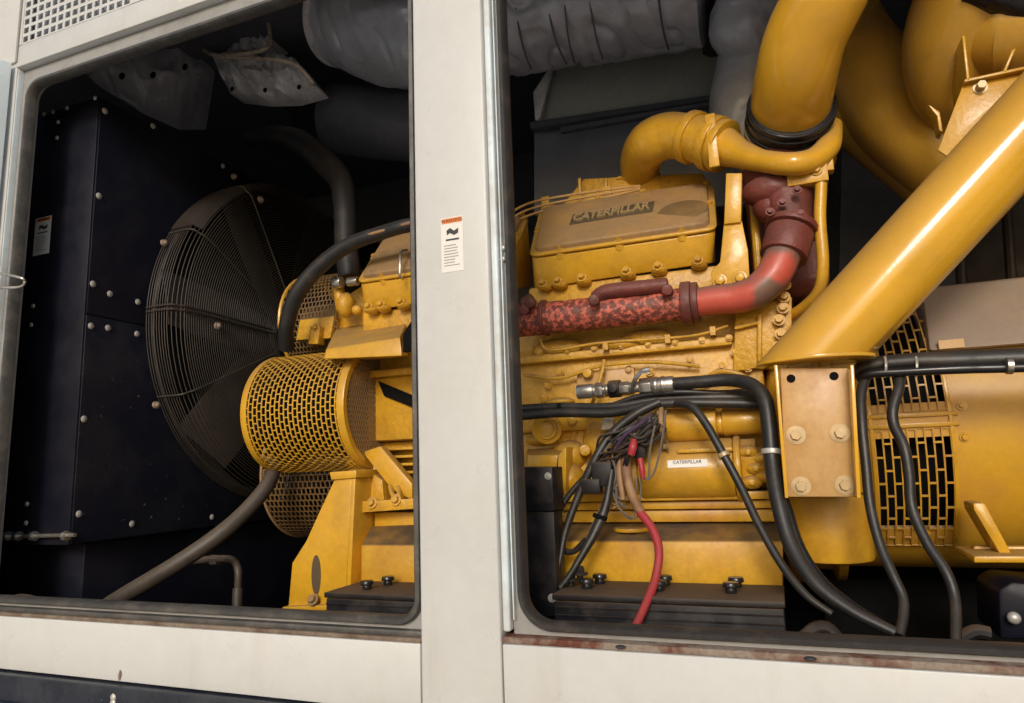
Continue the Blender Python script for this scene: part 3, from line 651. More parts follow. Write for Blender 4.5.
for x, y, Y, a_, c_, d_ in ((570, 455, 2.17, .06, .05, .05), (598, 440, 2.17, .05, .04, .07), (540, 440, 2.17, .05, .03, .02), (575, 480, 2.14, .03, .06, .05), (606, 490, 2.16, .05, .05, .03), (560, 402, 2.14, .05, .03, .015), (620, 345, 2.13, .07, .03, .02)):
    b.ell(at(x, y, Y), a_, c_, d_, 18, 10).cut()
b.build('casting_lump', 'yelc', eng)
pc = at(687.5, 468, 1.979); b = MB()
loops = []
for i in range(9):
    u = -.055 + .11 * i / 8; loops.append([Vector((pc.x + u, 2.07 - .0895 * math.cos(a), z0 + .0895 * math.sin(a))) for a in (.10, .16, .22, .28, .34)])
b.loft(loops, caps=False, close=False); lb = b.build('rating_label', 'label', st)
b = text_mb('CATERPILLAR', (pc.x, 2.07 - .0915 * math.cos(.26), z0 + .0915 * math.sin(.26)), (1, 0, 0), (0, .26, 1), .013, .0004); b.build('label_text', 'ink', lb, smooth=False)
# base rails, sump
b = MB()
zz = lambda y: at(650, y, 2.08).z
b.box(-.80, -.012, 2.03, 2.6, zz(500), zz(492)); b.box(-.80, -.012, 2.055, 2.6, zz(509), zz(501)); b.box(-.80, -.012, 2.07, 2.6, zz(522), zz(510))
b.build('sump_rail', 'yels', eng, bevel=.004)
b = MB(); b.hexa([at(556, 592, 1.98), at(783, 592, 1.98), at(783, 541, 1.98), at(556, 541, 1.98), at(556, 592, 2.6), at(783, 592, 2.6), at(783, 522, 2.10), at(556, 522, 2.10)])
b.build('oil_sump', 'yels', eng, bevel=.006)
MB().cyl(at(632, 529, 2.06) - Vector((0, 0, .006)), at(632, 529, 2.06) + Vector((0, 0, .006)), .055, seg=24).build('sump_cover', 'yelc', eng, bevel=.003)
b = MB()
for x in range(540, 735, 27): b.bolt(at(x, 378 - (x - 540) * .075 + 96, 2.14) if False else at(x, 352.5 - (x - 540) * .078, 2.11), (0, -1, 0), .007, .006).cut()
for q in ((548, 385), (560, 372), (650, 372), (690, 360), (722, 366), (735, 352), (748, 345), (770, 330), (748, 368), (770, 360)): b.bolt(at(*q, 2.13), (0, -1, 0), .009, .007).cut()
b.build('block_bolt', 'yelc', eng)
b = MB()
b.tube([at(524, 375, 2.12), at(560, 378, 2.11), at(600, 366, 2.11), at(650, 362, 2.11), at(700, 366, 2.12)], .006, seg=8)
b.build('sensing_line', 'yelc', eng)
b = MB(); b.tube([at(742, 408, 2.06), at(756, 400, 2.04), at(772, 404, 2.03)], .016, seg=12); b.build('oil_drain_tube', 'yelc', eng)
for pts, r_ in (([(604, 360, 2.10), (602, 372, 2.09), (594, 398, 2.08), (590, 412, 2.10)], .006), ([(536, 300, 2.06), (540, 338, 2.09), (552, 350, 2.10), (600, 343, 2.10), (690, 336, 2.10), (728, 326, 2.10)], .0045), ([(700, 384, 2.1), (718, 372, 2.09), (738, 374, 2.08), (756, 384, 2.08)], .008)):
    MB().tube([at(*q) for q in pts], r_, seg=8).build('engine_line', 'yelc', eng)
b = MB()
for q in ((606, 346), (668, 339), (713, 331)): p = at(*q, 2.10); b.box(p.x - .008, p.x + .008, p.y - .012, p.y + .03, p.z - .014, p.z + .012).cut()
b.build('line_clip', 'yelc', eng)
b = MB()
for q, rr_ in (((544, 398), .013), ((612, 404), .012), ((640, 352), .010), ((752, 336), .011), ((540, 500), .012), ((578, 508), .010)): b.cyl(at(*q, 2.16), at(*q, 2.125), rr_, seg=14).cut()
b.build('core_plug', 'yelc', eng, bevel=.002)
# ---- left window pieces
b = MB(); b.plate([(396, 352), (426, 352), (426, 470), (390, 470), (393, 420)], 2.22, .5); b.build('front_housing', 'yelc', eng, bevel=.01)
MB().plate([(378, 381), (424, 400), (424, 412), (384, 396)], 2.14, .06).build('housing_gap', 'hole', eng)
hd = MB().hexa([at(324, 359, 1.93), at(402, 356, 1.93), at(400, 337, 1.94), at(326, 349, 1.94), at(350, 363, 2.3), at(412, 357, 2.3), at(409, 316, 2.28), at(337, 326, 2.28)])
hd.build('pulley_cover', 'yel', eng, bevel=.005)
b = MB(); b.plate([(403, 352), (412, 350), (412, 320), (403, 334)], 1.955, .02); b.build('cover_opening', 'hole', eng)
b = MB(); b.plate([(296, 340), (330, 338), (334, 316), (300, 320)], 2.2, .05); b.plate([(308, 344), (318, 344), (320, 326), (310, 326)], 2.17, .04); b.bolt(at(316, 327, 2.17), (0, -1, 0), .01)
b.plate([(335, 340), (362, 338), (372, 300), (362, 286), (340, 300), (334, 316)], 2.24, .1)
b.build('belt_bracket', 'yelc', eng, bevel=.004)
b = MB(); b.ell(at(346, 305, 2.15), .035, .04, .05); b.ell(at(357, 310, 2.13), .02, .02, .02); b.tube([at(338, 285, 2.14), at(342, 310, 2.14)], .022, seg=14); b.build('thermostat_housing', 'yelc', eng)
b = MB(); 
for q0, q1, r_ in (((334, 283), (342, 282), .022), ((348, 282), (358, 281), .017)): b.cyl(at(*q0, 2.1), at(*q1, 2.1), r_, seg=16).cut()
b.build('hose_clamp', 'steel', eng, bevel=.002)
# drum belt guard of slotted sheet
YD, ZD, RD, XA, XB = 2.17, .225, .225, -1.80, -1.365
gd = MB()
def drum(u, v):
    a = math.radians(60 + 250 * v); n_ = Vector((0, math.cos(a), math.sin(a))); return Vector((XA + .012 + (XB - XA - .024) * u, YD, ZD)) + n_ * RD, n_
gd.grille(lambda u, v: drum(v, u), 34, 21, .86, .76, True, .003)
dg = gd.build('belt_guard', 'yel', eng, smooth=False)
b = MB()
for x in (XA, XB): 
    lo = []
    for i in range(61):
        a = math.radians(55 + 260 * i / 60); n_ = Vector((0, math.cos(a), math.sin(a))); c_ = Vector((x, YD, ZD))
        s_ = 1 if x == XA else -1
        lo.append([c_ + n_ * (RD + .002), c_ + n_ * (RD + .002) + Vector((.024 * s_, 0, 0)), c_ + n_ * (RD - .005) + Vector((.024 * s_, 0, 0)), c_ + n_ * (RD - .02), c_ + n_ * (RD - .02) - Vector((.004 * s_, 0, 0)), c_ + n_ * RD - Vector((.004 * s_, 0, 0))])
    b.loft(lo).cut()
b.build('guard_rim', 'yel', dg, sharp=60)
b = MB()
def face(u, v): return Vector((XB + .002, YD - RD + 2 * RD * u, ZD - RD + 2 * RD * v)), Vector((1, 0, 0))
b.grille(face, 40, 26, .6, .7, True, .002, mask=lambda u, v: (u - .5) ** 2 + (v - .5) ** 2 < .235)
b.build('guard_end_mesh', 'dusty', dg, smooth=False)
b = MB()
b.cyl((XA + .03, YD, ZD), (XB - .03, YD, ZD), .12, seg=32); b.cyl((XA + .03, YD, ZD), (XA + .07, YD, ZD), .19, seg=32); b.cyl((XB - .09, YD, ZD), (XB - .05, YD, ZD), .19, seg=32)
b.build('pulley', 'hole', dg, bevel=.005)  # pulley coloured near-black so the inside of the guard reads as shade
# bracket right of the drum
b = MB(); b.plate([(362, 452), (380, 446), (412, 484), (412, 500), (392, 490)], 2.08, .04); b.plate([(345, 458), (366, 458), (378, 470), (378, 500), (358, 500)], 2.13, .15)
b.build('guard_bracket', 'yel', eng, bevel=.004)
b = MB()
for k in range(5): b.box(-1.43, -1.0, 2.14, 2.2, .165 - .10 - k * .028, .175 - .10 - k * .028)
b.build('cooling_fins', 'yelc', eng, bevel=.002)
b = MB(); b.plate([(352, 502), (424, 498), (424, 508), (354, 513)], 2.05, .4); b.plate([(366, 500), (384, 500), (382, 480), (370, 472)], 2.1, .1)
b.tube([at(390, 486, 2.08), at(393, 495, 2.06), at(399, 496, 2.06), at(398, 487, 2.08)], .008, seg=8)
for q in ((357, 508), (372, 503), (396, 500)): b.bolt(at(*q, 2.05), (0, -1, .3), .014)
b.build('block_flange', 'yelc', eng, bevel=.004)
b = MB(); b.hexa([at(361, 600, 1.98), at(426, 600, 1.98), at(426, 545, 1.98), at(361, 545, 1.98), at(361, 600, 2.5), at(426, 600, 2.5), at(420, 524, 2.12), at(371, 526, 2.12)])
b.box(at(374, 530, 2.12).x, at(426, 530, 2.12).x, 2.12, 2.5, at(380, 534, 2.12).z, at(380, 512, 2.12).z)
b.build('oil_sump', 'yels', eng, bevel=.006)
# upper and lower slotted guards behind the drum
b = MB()
def g2(u, v):
    a = math.radians(95 + 130 * v); n_ = Vector((0, math.cos(a), math.sin(a))); return Vector((-1.85 + .28 * u, 2.42, .62)) + n_ * .22, n_
b.grille(g2, 16, 22, .68, .8, True, .003); ug = b.build('upper_guard', 'shadeg', eng, smooth=False)
b = MB(); b.ring(Vector((-1.85, 2.42, .62)), (1, 0, 0), .222, .007, 40, 8, math.radians(0), math.radians(360), up=(0, 1, 0)); b.build('guard_edge', 'yel', ug)
b = MB(); b.cyl((-1.84, 2.42, .62), (-1.62, 2.42, .62), .10, seg=24); b.build('idler_pulley', 'shadeg', ug)
b = MB()
def g3(u, v):
    a = math.radians(150 + 130 * v); n_ = Vector((0, math.cos(a), math.sin(a))); return Vector((-1.95 + .42 * u, 2.5, .0)) + n_ * .27, n_
b.grille(g3, 20, 24, .68, .8, True, .003); lg = b.build('lower_guard', 'shadeg', eng, smooth=False)
b = MB(); b.ring(Vector((-1.95, 2.5, .0)), (1, 0, 0), .272, .006, 40, 8, math.radians(90), math.radians(290), up=(0, 1, 0)); b.build('guard_edge', 'dusty', lg)
# support foot
P = [(288, 608), (292, 563), (306, 541), (320, 510), (334, 480)]
ft = MB(); ft.plate(P + [(352, 474), (345, 606)], 2.0, .02)
ft.prism([at(345, 606, 2.0), at(351, 476, 2.0), at(351, 476, 2.0) + Vector((0, .22, 0)), at(345, 606, 2.0) + Vector((0, .22, 0))], (.018, 0, 0))
ft.plate([(282, 612), (340, 610), (340, 604), (282, 607)], 1.98, .25)
ft.plate([(331, 480), (356, 478), (356, 470), (329, 472)], 1.99, .25)
fo = ft.build('support_foot', 'yel', eng, bevel=.004)
b = MB(); b.plate([(316 + 4.6 * math.cos(q), 575 + 20 * math.sin(q)) for q in [2 * math.pi * i / 20 for i in range(20)]], 1.998, .004); b.build('foot_slot', 'plate', fo)
b = MB(); b.bolt(at(313, 600, 1.98), (0, -1, .6), .014); b.build('foot_bolt', 'dusty', fo)
MB().box(-1.42, -1.0, 2.4, 3.1, -.62, -.2).build('lower_block', 'yelc', eng)

# ================================================================== GENERATOR
gen = thing('generator', (.7, 2.6, -.62), 'yellow generator barrel with slotted air vents and a dusty top at the right', 'generator')
YG, ZG, RG = 2.6, .08, .45
def gc(x, a, r=RG): return Vector((x, YG + r * math.cos(a), ZG + r * math.sin(a)))
# band of a(angle): pi = towards the viewer; barrel is left open where the vents are
XV0, XV1 = .252, .437
def shell(x0, x1, a0, a1, b, r=RG, t=.012, n=40):
    lo = []
    for i in range(n + 1):
        a = math.radians(a0 + (a1 - a0) * i / n); lo.append([gc(x0, a, r), gc(x1, a, r), gc(x1, a, r - t), gc(x0, a, r - t)])
    b.loft(lo)
b = MB()
shell(.12, XV0, 0, 360, b, n=90); shell(XV1, 2.0, 0, 360, b, n=90)
shell(XV0, XV1, -90, 118, b); shell(XV0, XV1, 174, 186, b, n=6); shell(XV0, XV1, 222, 270, b, n=12)
bd = b.build('barrel', 'gend', gen, sharp=60)
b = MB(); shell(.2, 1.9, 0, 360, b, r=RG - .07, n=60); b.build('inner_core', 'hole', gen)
b = MB()
def v1(u, v):
    a = math.radians(113 + 64 * u); return gc(XV0 + (XV1 - XV0) * v, a, RG + .006), Vector((0, math.cos(a), math.sin(a)))
def v2(u, v):
    a = math.radians(183 + 48 * u); return gc(XV0 + (XV1 - XV0) * v, a, RG + .006), Vector((0, math.cos(a), math.sin(a)))
b.grille(v1, 7, 9, .93, .80, True, .004); b.build('vent_grille', 'gend', gen, smooth=False)
b = MB(); b.grille(v2, 5, 9, .93, .80, True, .004); b.build('vent_grille', 'gend', gen, smooth=False)
b = MB(); shell(.24, .46, 177.5, 179, b, r=RG + .008, n=2); shell(.24, .46, 181, 182.5, b, r=RG + .008, n=2)
shell(XV1, XV1 + .010, 112, 228, b, r=RG + .007, n=30); shell(XV0 - .010, XV0, 112, 228, b, r=RG + .007, n=30)
b.build('vent_frame', 'yel', gen, bevel=.001)
b = MB()
for q in ((960, 406), (963, 437), (934, 537), (935, 317)): 
    p = at(*q, 2.2); 
    a = math.pi - math.asin(max(-.99, min(.99, (at(*q, 2.17).z - ZG) / RG))); pp = gc(at(*q, 2.17).x, a, RG + .002); b.bolt(pp, (0, math.cos(a), math.sin(a)), .009, .007).cut()
b.build('barrel_bolt', 'yel', gen)
# adapter housing (bell) between engine and generator
b = MB(); lo = []
for x, r in ((-.02, .40), (0.0, .47), (.02, .485), (.045, .485), (.05, .44), (.13, .445), (.14, .475), (.165, .475), (.17, .45)):
    lo.append([Vector((x, 2.6 + r * math.cos(2 * math.pi * i / 64), .06 + r * math.sin(2 * math.pi * i / 64))) for i in range(64)])
b.loft(lo); b.build('flywheel_housing', 'yelc', gen, sharp=40)
# terminal hood on top with sloping lid
b = MB(); b.hexa([Vector((.415, 2.155, .268)), Vector((2.0, 2.155, .262)), Vector((2.0, 2.30, .478)), Vector((.445, 2.30, .478)), Vector((.415, 2.9, .268)), Vector((2.0, 2.9, .262)), Vector((2.0, 2.9, .50)), Vector((.445, 2.9, .50))])
b.build('terminal_hood', 'greyd', gen, bevel=.012)
b = MB(); p = at(951, 344, 2.15); b.box(p.x - .03, p.x + .03, p.y - .004, p.y + .004, p.z - .012, p.z + .012); b.build('small_plate', 'bracket', gen)
# mounting foot
b = MB(); b.plate([(1001, 556), (1012, 554), (985, 503), (973, 503), (974, 510)], 2.05, .10); b.plate([(974, 560), (1180, 563), (1180, 548), (974, 546)], 2.12, .03)
b.plate([(974, 563), (1060, 563), (1060, 556), (974, 556)], 1.99, .2)
b.build('mounting_foot', 'yel', gen, bevel=.004)
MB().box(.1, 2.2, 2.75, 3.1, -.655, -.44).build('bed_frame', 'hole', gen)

# ================================================================== big support tube and bracket
tu = thing('support_tube', at(822, 365, 1.88), 'glossy yellow tube rising diagonally to the right above the generator', 'tube')
A = at(822, 352, 1.90); B = at(989, 169 - 0, 1.90)
dt = (at(990.5, 168.5, 1.90) - at(828.5, 343.5, 1.90)).normalized(); base = at(812, 361, 1.90)
r_t = 38.5 * mpp(900, 260, 1.90)
zt = at(815, 359, 1.90).z
# tube with a horizontal lower end (sheared loop) and square upper end
seg = 64; lo = []
u = Vector((0, 1, 0)); u = (u - dt * u.dot(dt)).normalized(); v = dt.cross(u)
cen = at(828.5, 343.5, 1.90)
l0 = []
for i in range(seg):
    a = 2 * math.pi * i / seg; q = cen + (u * math.cos(a) + v * math.sin(a)) * r_t
    l0.append(q + dt * ((zt - q.z) / dt.z))
lo.append(l0)
for k in range(1, 17):
    lo.append([cen + (u * math.cos(2 * math.pi * i / seg) + v * math.sin(2 * math.pi * i / seg)) * r_t + dt * (.15 + k * .09) for i in range(seg)])
MB().loft(lo).build('tube', 'yelg', tu, sharp=50)
cb = sum(l0, Vector()) / seg
fl = MB(); P = [Vector((cb.x + (p.x - cb.x) * 1.03 , cb.y + (p.y - cb.y) * 1.10, zt - .010)) for p in l0]
fl.prism(P, (0, 0, .009)); fl.build('flange', 'yelg', tu, bevel=.002)
Yb = 1.83
b = MB(); b.plate([(786, 497), (858, 497), (850, 368), (780, 368)], Yb + .02, .012)
br = b.build('bracket_plate', 'bracket', tu, bevel=.003)
b = MB(); 
def rib(xt, xb_, w): b.add([], []); b.hexa([at(xb_, 498, Yb - .04), at(xb_ + w, 498, Yb - .04), at(xt + w, 365, Yb - .04), at(xt, 365, Yb - .04)] + [at(xb_, 498, Yb - .04) + Vector((0, .2, 0)), at(xb_ + w, 498, Yb - .04) + Vector((0, .2, 0)), at(xt + w, 365, Yb - .04) + Vector((0, .2, 0)), at(xt, 365, Yb - .04) + Vector((0, .2, 0))])
rib(774, 785, 3.5); b.cut(); rib(850, 857, 4)
b.build('bracket_rib', 'yelg', tu, bevel=.001)
b = MB()
for q in ((796, 435), (840, 433), (801, 486), (845, 485)):
    p = at(*q, Yb + .02); b.disc(p, (0, -1, 0), .023, .003, 24); b.bolt(p + Vector((0, -.003, 0)), (0, -1, 0), .0135, .013).cut()
b.build('bracket_bolt', 'boltc', br)
b = MB()
for q in ((791, 378.5), (834, 376)): b.disc(at(*q, Yb + .0185), (0, 1, 0), .0105, .003, 20).cut()
b.build('bracket_hole', 'hole', br)
b = MB(); p0, p1 = at(826, 497, 2.12), at(826, 572, 2.12); p1 = at(826, 566, 2.02); b.cyl((p0.x, 2.14, p1.z), (p0.x, 2.14, p0.z + .01), .108, seg=48)
b.build('lower_mount', 'yels', tu, bevel=.012)

# ================================================================== air ducts top right
ad = ptube([(880, -150, 1.84), (844, -45, 1.84), (827, -8, 1.86), (805, 38, 1.92), (795, 78, 2.0), (789.5, 112, 2.12)], [44, 40, 40, 39.5, 39, 38], seg=48, n=10)
adt = thing('air_intake_pipe', at(789, 125, 2.1), 'glossy yellow upright pipe with a black rubber band entering the turbocharger', 'pipe')
ad.build('pipe', 'yelg', adt)
b = MB(); c_ = at(789.5, 116, 2.125); rr = 38 * mpp(789, 112, 2.12)
ax = (at(795, 88, 2.02) - at(789.5, 116, 2.125)).normalized()
b.cyl(c_ - ax * .07, c_ + ax * .045, rr + .007, seg=48)
for k in (-.055, -.02, .015, .042): b.ring(c_ + ax * k, ax, rr + .007, .006, 48, 8)
b.build('rubber_band', 'blk', adt, bevel=.003)
b = MB(); b.ring(c_ - ax * .036, ax, rr + .010, .0045, 48, 6); b.build('hose_band', 'steel', adt)
d2 = thing('air_cleaner_duct', at(920, 130, 2.5), 'wide dull yellow duct sloping behind the upright pipe', 'duct')
ptube([(826, -140, 2.6), (838, -40, 2.6), (843, 5, 2.58), (862, 60, 2.55), (900, 112, 2.5), (955, 155, 2.45), (1010, 200, 2.45)], [28, 26, 28, 40, 47, 50, 50], seg=40).build('duct', 'yeld', d2)
d4 = ptube([(846, 95, 2.62), (890, 130, 2.58), (935, 165, 2.55), (985, 205, 2.5)], [38, 40, 42, 44], seg=36).build('duct_branch', 'yeld', d2)
MB().ell(at(934, 25, 2.9), .001, .001, .001, 6, 4)
d3 = thing('air_cleaner_elbow', at(960, 120, 2.1), 'large yellow elbow with gusset plates in the top right corner', 'elbow')
ptube([(962, 134, 2.34), (958, 98, 2.28), (962, 45, 2.2), (992, -12, 2.12), (1050, -45, 2.1), (1300, -110, 2.1)], [16, 40, 54, 64, 66, 80], seg=48).build('elbow', 'yeld', d3)
ptube([(952, 50, 2.18), (1000, 35, 2.14), (1060, 30, 2.12), (1400, 0, 2.1)], [30, 52, 54, 70], seg=40).build('elbow_branch', 'yeld', d3)
ptube([(975, -18, 2.0), (1010, -6, 2.0), (1060, -2, 2.0), (1300, -40, 2.0)], [22, 22, 22, 28], seg=32).build('rubber_sleeve', 'blk', d3)
b = MB(); b.plate([(964, 82), (1030, 68), (1030, 92), (1000, 102), (952, 160), (938, 150)], 2.02, .006)
b.plate([(964, 82), (1030, 68), (1030, 65), (965, 79)], 2.0, .026)
b.plate([(962, 36), (965, 35), (970, 80), (967, 81)], 2.0, .15); b.plate([(1012, 50), (1016, 48), (1006, 72), (1003, 72)], 2.0, .12)
b.plate([(928, 104), (940, 112), (943, 132), (939, 130), (937, 116)], 2.1, .05)
gp = b.build('gusset_plate', 'yel', d3, bevel=.0015)
b = MB(); b.bolt(at(980, 88, 2.02), (0, -1, 0), .012, .02); b.build('gusset_bolt', 'boltc', gp)

# ================================================================== insulation and ducts above
def duct(name, pts, r, mt, label, cat, wob=.05, wf=5, seg=72, n=24, group=None):
    return MB().tube([Vector(p) for p in pts], r, seg=seg, n=n, wob=wob, wf=wf).build(name, mt, sharp=80, label=label, cat=cat, group=group)
lag = thing('lagged_exhaust_pipe', (-1, 2.55, 1.62), 'thick exhaust pipe wrapped in grey quilted cloth running along the top behind the post', 'exhaust pipe')
ptube([(490, 12, 2.5), (560, 4, 2.5), (630, -6, 2.5), (703, -18, 2.5)], [64, 60, 60, 60], seg=130, n=40, wob=.085, wf=6.5).build('insulation_cloth', 'foil', lag, sharp=80)
b = MB()
for k, (x, tl) in enumerate(((531, 4), (566, -6), (574, 9), (602, 2), (668, -4))):
    P = [at(x + tl * math.cos(a) * .6 + 2 * noise.noise(Vector((x, a, 0))), (8 - (x - 520) * .14) + 62.5 * math.sin(a), 2.5) + Vector((0, -.232 * math.cos(a) - .002, 0)) for a in [math.radians(-20 + 110 * i / 20) for i in range(21)]]
    b.tube(P, .0045, seg=6, smooth=False).cut()
b.build('stitched_seam', 'dark', lag)
ll = thing('lagged_exhaust_pipe', at(370, 80, 2.4), 'grey quilted pipe end at the top right of the left opening', 'exhaust pipe')
ptube([(342, 16, 2.42), (360, 24, 2.42), (390, 33, 2.42), (470, 46, 2.42)], [46, 49, 50, 52], seg=110, n=30, wob=.07, wf=6).build('insulation_cloth', 'foil', ll, sharp=80)
ptube([(339, 15.5, 2.42), (343, 16.5, 2.42)], [49, 49], seg=60, smooth=False).build('end_band', 'foill', ll, bevel=.004)
ptube([(338, 118, 2.75), (370, 122, 2.75), (440, 128, 2.75)], [34, 35, 36], seg=60, n=16, wob=.02).build('lagged_muffler', 'dark', label='dark grey lagged cylinder below the quilted pipe in the left opening', cat='muffler')
duct('lagged_elbow', [tuple(at(760, -30, 2.5)), tuple(at(748, 10, 2.5)), tuple(at(742, 30, 2.5)), tuple(at(768, 48, 2.6))], .12, 'foil', 'grey cloth wrapped bend left of the upright yellow pipe', 'exhaust pipe', .09, 9, 48, 12)
duct('lagged_downpipe', [tuple(at(752, 62, 2.6)), tuple(at(745, 95, 2.6)), tuple(at(748, 130, 2.6)), tuple(at(775, 160, 2.6))], .13, 'foil', 'short dark grey lagged pipe dropping behind the upright yellow pipe', 'exhaust pipe', .07, 8, 48, 12)
duct('steel_support', [tuple(at(712, -10, 2.75)), tuple(at(715, 30, 2.75)), tuple(at(712, 52, 2.75))], .04, 'brownin', 'dark brown upright bar between two grey lagged pipes', 'support', .02, 9, 20, 8)
MB().plate([(536, 122), (730, 92), (728, 44), (552, 62)], 2.95, .04).build('baffle_sheet', 'panel', bevel=.004, label='flat grey green sheet panel below the quilted pipe in the right opening', cat='panel')
MB().plate([(533, 92), (553, 62), (540, 118), (535, 120)], 2.90, .03).build('torn_flap', 'foill', bevel=.003, label='torn pale flap at the left end of the grey green panel', cat='flap')
MB().plate([(534, 215), (745, 205), (745, 98), (534, 132)], 3.02, .04).build('lining_sheet', 'lining', bevel=.004, label='slate grey sheet added before the back wall, behind the rocker cover in the right opening', cat='lining')  # added sheet, lighter than the back wall it stands in for
b = MB(); b.plate([(530, 128), (735, 96), (735, 91), (530, 122)], 2.9, .06); b.plate([(560, 132), (738, 100), (738, 96), (560, 127)], 2.85, .03)
b.build('baffle_rail', 'dark', bevel=.003, label='thin dark rail along the lower edge of the grey green panel', cat='rail')
# crumpled blanket hanging left
def cloth(name, grid, mt, parent, nx=36, ny=20, amp=.03, fr=9, th=.012, fold=None):
    def B(u, v):
        R = len(grid) - 1; C = len(grid[0]) - 1; x = u * C; y = v * R; i = min(int(x), C - 1); j = min(int(y), R - 1); a = x - i; c = y - j
        return grid[j][i].lerp(grid[j][i + 1], a).lerp(grid[j + 1][i].lerp(grid[j + 1][i + 1], a), c)
    f = []; bk = []
    for j in range(ny + 1):
        for i in range(nx + 1):
            p = B(i / nx, j / ny); q = p * fr
            rg = 1 - abs(noise.noise(Vector((q.x * 1.7 + q.z * .6, q.y * 1.2, q.z * .45)) * 1.3)) * 2.2
            d = amp * .9 * max(rg, 0) ** 2 + amp * .6 * (noise.fractal(Vector((q.x * 1.2, q.y, q.z * .5)), .8, 2, 3)) + amp * .5 * abs(noise.noise(q * 2.3))
            f.append(p + Vector((d * .3, -d, d * .25))); bk.append(p + Vector((0, th, 0)))
    W_ = nx + 1; n_ = len(f); fs = []
    for j in range(ny):
        for i in range(nx):
            a = j * W_ + i; fs.append((a, a + 1, a + 1 + W_, a + W_)); a += n_; fs.append((a + W_, a + 1 + W_, a + 1, a))
    bd = [i for i in range(W_)] + [j * W_ + nx for j in range(1, ny + 1)] + [ny * W_ + i for i in range(nx - 1, -1, -1)] + [j * W_ for j in range(ny - 1, 0, -1)]
    for k in range(len(bd)): a, c = bd[k], bd[(k + 1) % len(bd)]; fs.append((c, a, a + n_, c + n_))
    return MB().add(f + bk, fs).build(name, mt, parent, sharp=80)
G = lambda rows: [[at(*q) for q in r] for r in rows]
bl = thing('insulation_blanket', at(260, 95, 2.45), 'pale crumpled insulation bag tied with a white cord above the fan', 'insulation')
cloth('lower_flap', G([[(214, 57, 2.42), (245, 55, 2.38), (275, 58, 2.38), (297, 64, 2.42)], [(220, 72, 2.40), (250, 72, 2.36), (283, 74, 2.36), (308, 78, 2.40)], [(230, 94, 2.45), (258, 97, 2.42), (288, 96, 2.42), (316, 88, 2.45)]]), 'foill', bl, amp=.038, fr=8, th=.10)
cloth('upper_fold', G([[(206, 20, 2.52), (235, 12, 2.5), (262, 8, 2.5), (280, 4, 2.52)], [(204, 38, 2.46), (235, 32, 2.42), (255, 30, 2.42), (274, 26, 2.46)], [(207, 52, 2.44), (235, 54, 2.40), (258, 52, 2.40), (272, 40, 2.44)]]), 'foill', bl, amp=.035, fr=10, th=.12)
b = MB(); b.tube([at(204, 50, 2.34), at(214, 55, 2.30), at(240, 54, 2.27), at(262, 50, 2.27), at(270, 42, 2.30), at(268, 20, 2.34)], .009, seg=8)
b.tube([at(214, 56, 2.30), at(245, 58, 2.28), at(275, 60, 2.28), at(297, 66, 2.30), at(314, 84, 2.33)], .009, seg=8); b.build('tie_cord', 'rope', bl)
b = MB()
for q in ((232, 89), (265, 90), (299, 87)): b.ell(at(*q, 2.375), .012, .006, .012, 10, 6).cut()
b.build('eyelet', 'hole', bl)
bk = thing('insulation_quilt', at(160, 100, 2.2), 'long grey quilted sheet with dark eyelets draped over the radiator box', 'insulation')
cloth('quilt', G([[(60, 50, 2.0), (110, 40, 2.15), (170, 22, 2.3), (200, 18, 2.5)], [(78, 68, 1.95), (130, 75, 2.1), (180, 80, 2.3), (212, 72, 2.5)], [(98, 86, 1.98), (140, 112, 2.15), (176, 128, 2.4), (203, 128, 2.6)]]), 'foil', bk, nx=50, ny=26, amp=.05, fr=6, th=.02)
b = MB()
for q in ((122, 76), (153, 75), (185, 67)): b.ell(at(*q, 2.06 + (q[0] - 122) * .0035), .017, .008, .017, 12, 6).cut()
b.build('eyelet', 'hole', bk)
MB().plate([(330, 20), (318, 85), (350, 130), (300, 140), (280, 95), (275, 20)], 2.9, .05).build('inner_bulkhead', 'brownin', label='dark brown bulkhead between the blanket and the quilted pipe', cat='bulkhead')

# ================================================================== hoses
def hose(name, pts, rpx, mt, label, cat='hose', group=None, **k):
    o = ptube(pts, rpx, seg=16, **k).build(name, mt, sharp=80, label=label, cat=cat, group=group); return o
hose('coolant_hose', [(250, 138, 2.6), (276, 136, 2.5), (300, 142, 2.42), (324, 162, 2.36), (340, 180, 2.3), (345, 205, 2.26), (346, 240, 2.22), (348, 262, 2.2), (350, 280, 2.18)], [8, 10, 12, 13, 12, 11.5, 11.5, 11.5, 11], 'rub', 'thick dark hose bending down in front of the fan guard top', n=10)
hose('coolant_hose', [(286, 348, 2.1), (287, 325, 2.05), (296, 296, 2.02), (316, 270, 2.02), (345, 247, 2.02), (378, 234, 2.02), (425, 223, 2.05), (498, 222, 2.42)], [8, 8, 8, 8, 7.5, 7, 7, 6], 'rub', 'black hose curving over the slotted guard to the left rocker cover')
hose('breather_tube', [(345, 244, 2.0), (365, 236, 2.0), (390, 229, 2.0), (425, 221, 2.03), (497, 219, 2.38)], 1.8, 'tan', 'thin tan tube lying along the curved black hose', 'tube')
hose('drain_hose', [(98, 612, 1.78), (130, 592, 1.80), (175, 565, 1.85), (215, 538, 1.92), (245, 512, 2.0), (268, 484, 2.08), (276, 462, 2.15)], [8.5, 8.5, 8.5, 8.5, 8, 7.5, 7], 'rubb', 'long brown dusty hose sloping down to the left sill')
b = MB(); b.tube([at(192, 561, 2.1), at(215, 559, 2.1), at(232, 560, 2.08), at(238, 570, 2.06), at(238, 590, 2.06)], .014, seg=12)
b.tube([at(238, 588, 2.06), at(237, 615, 2.05)], .019, seg=12); b.cyl(at(212, 560, 2.1), at(219, 560, 2.1), .02, seg=6)
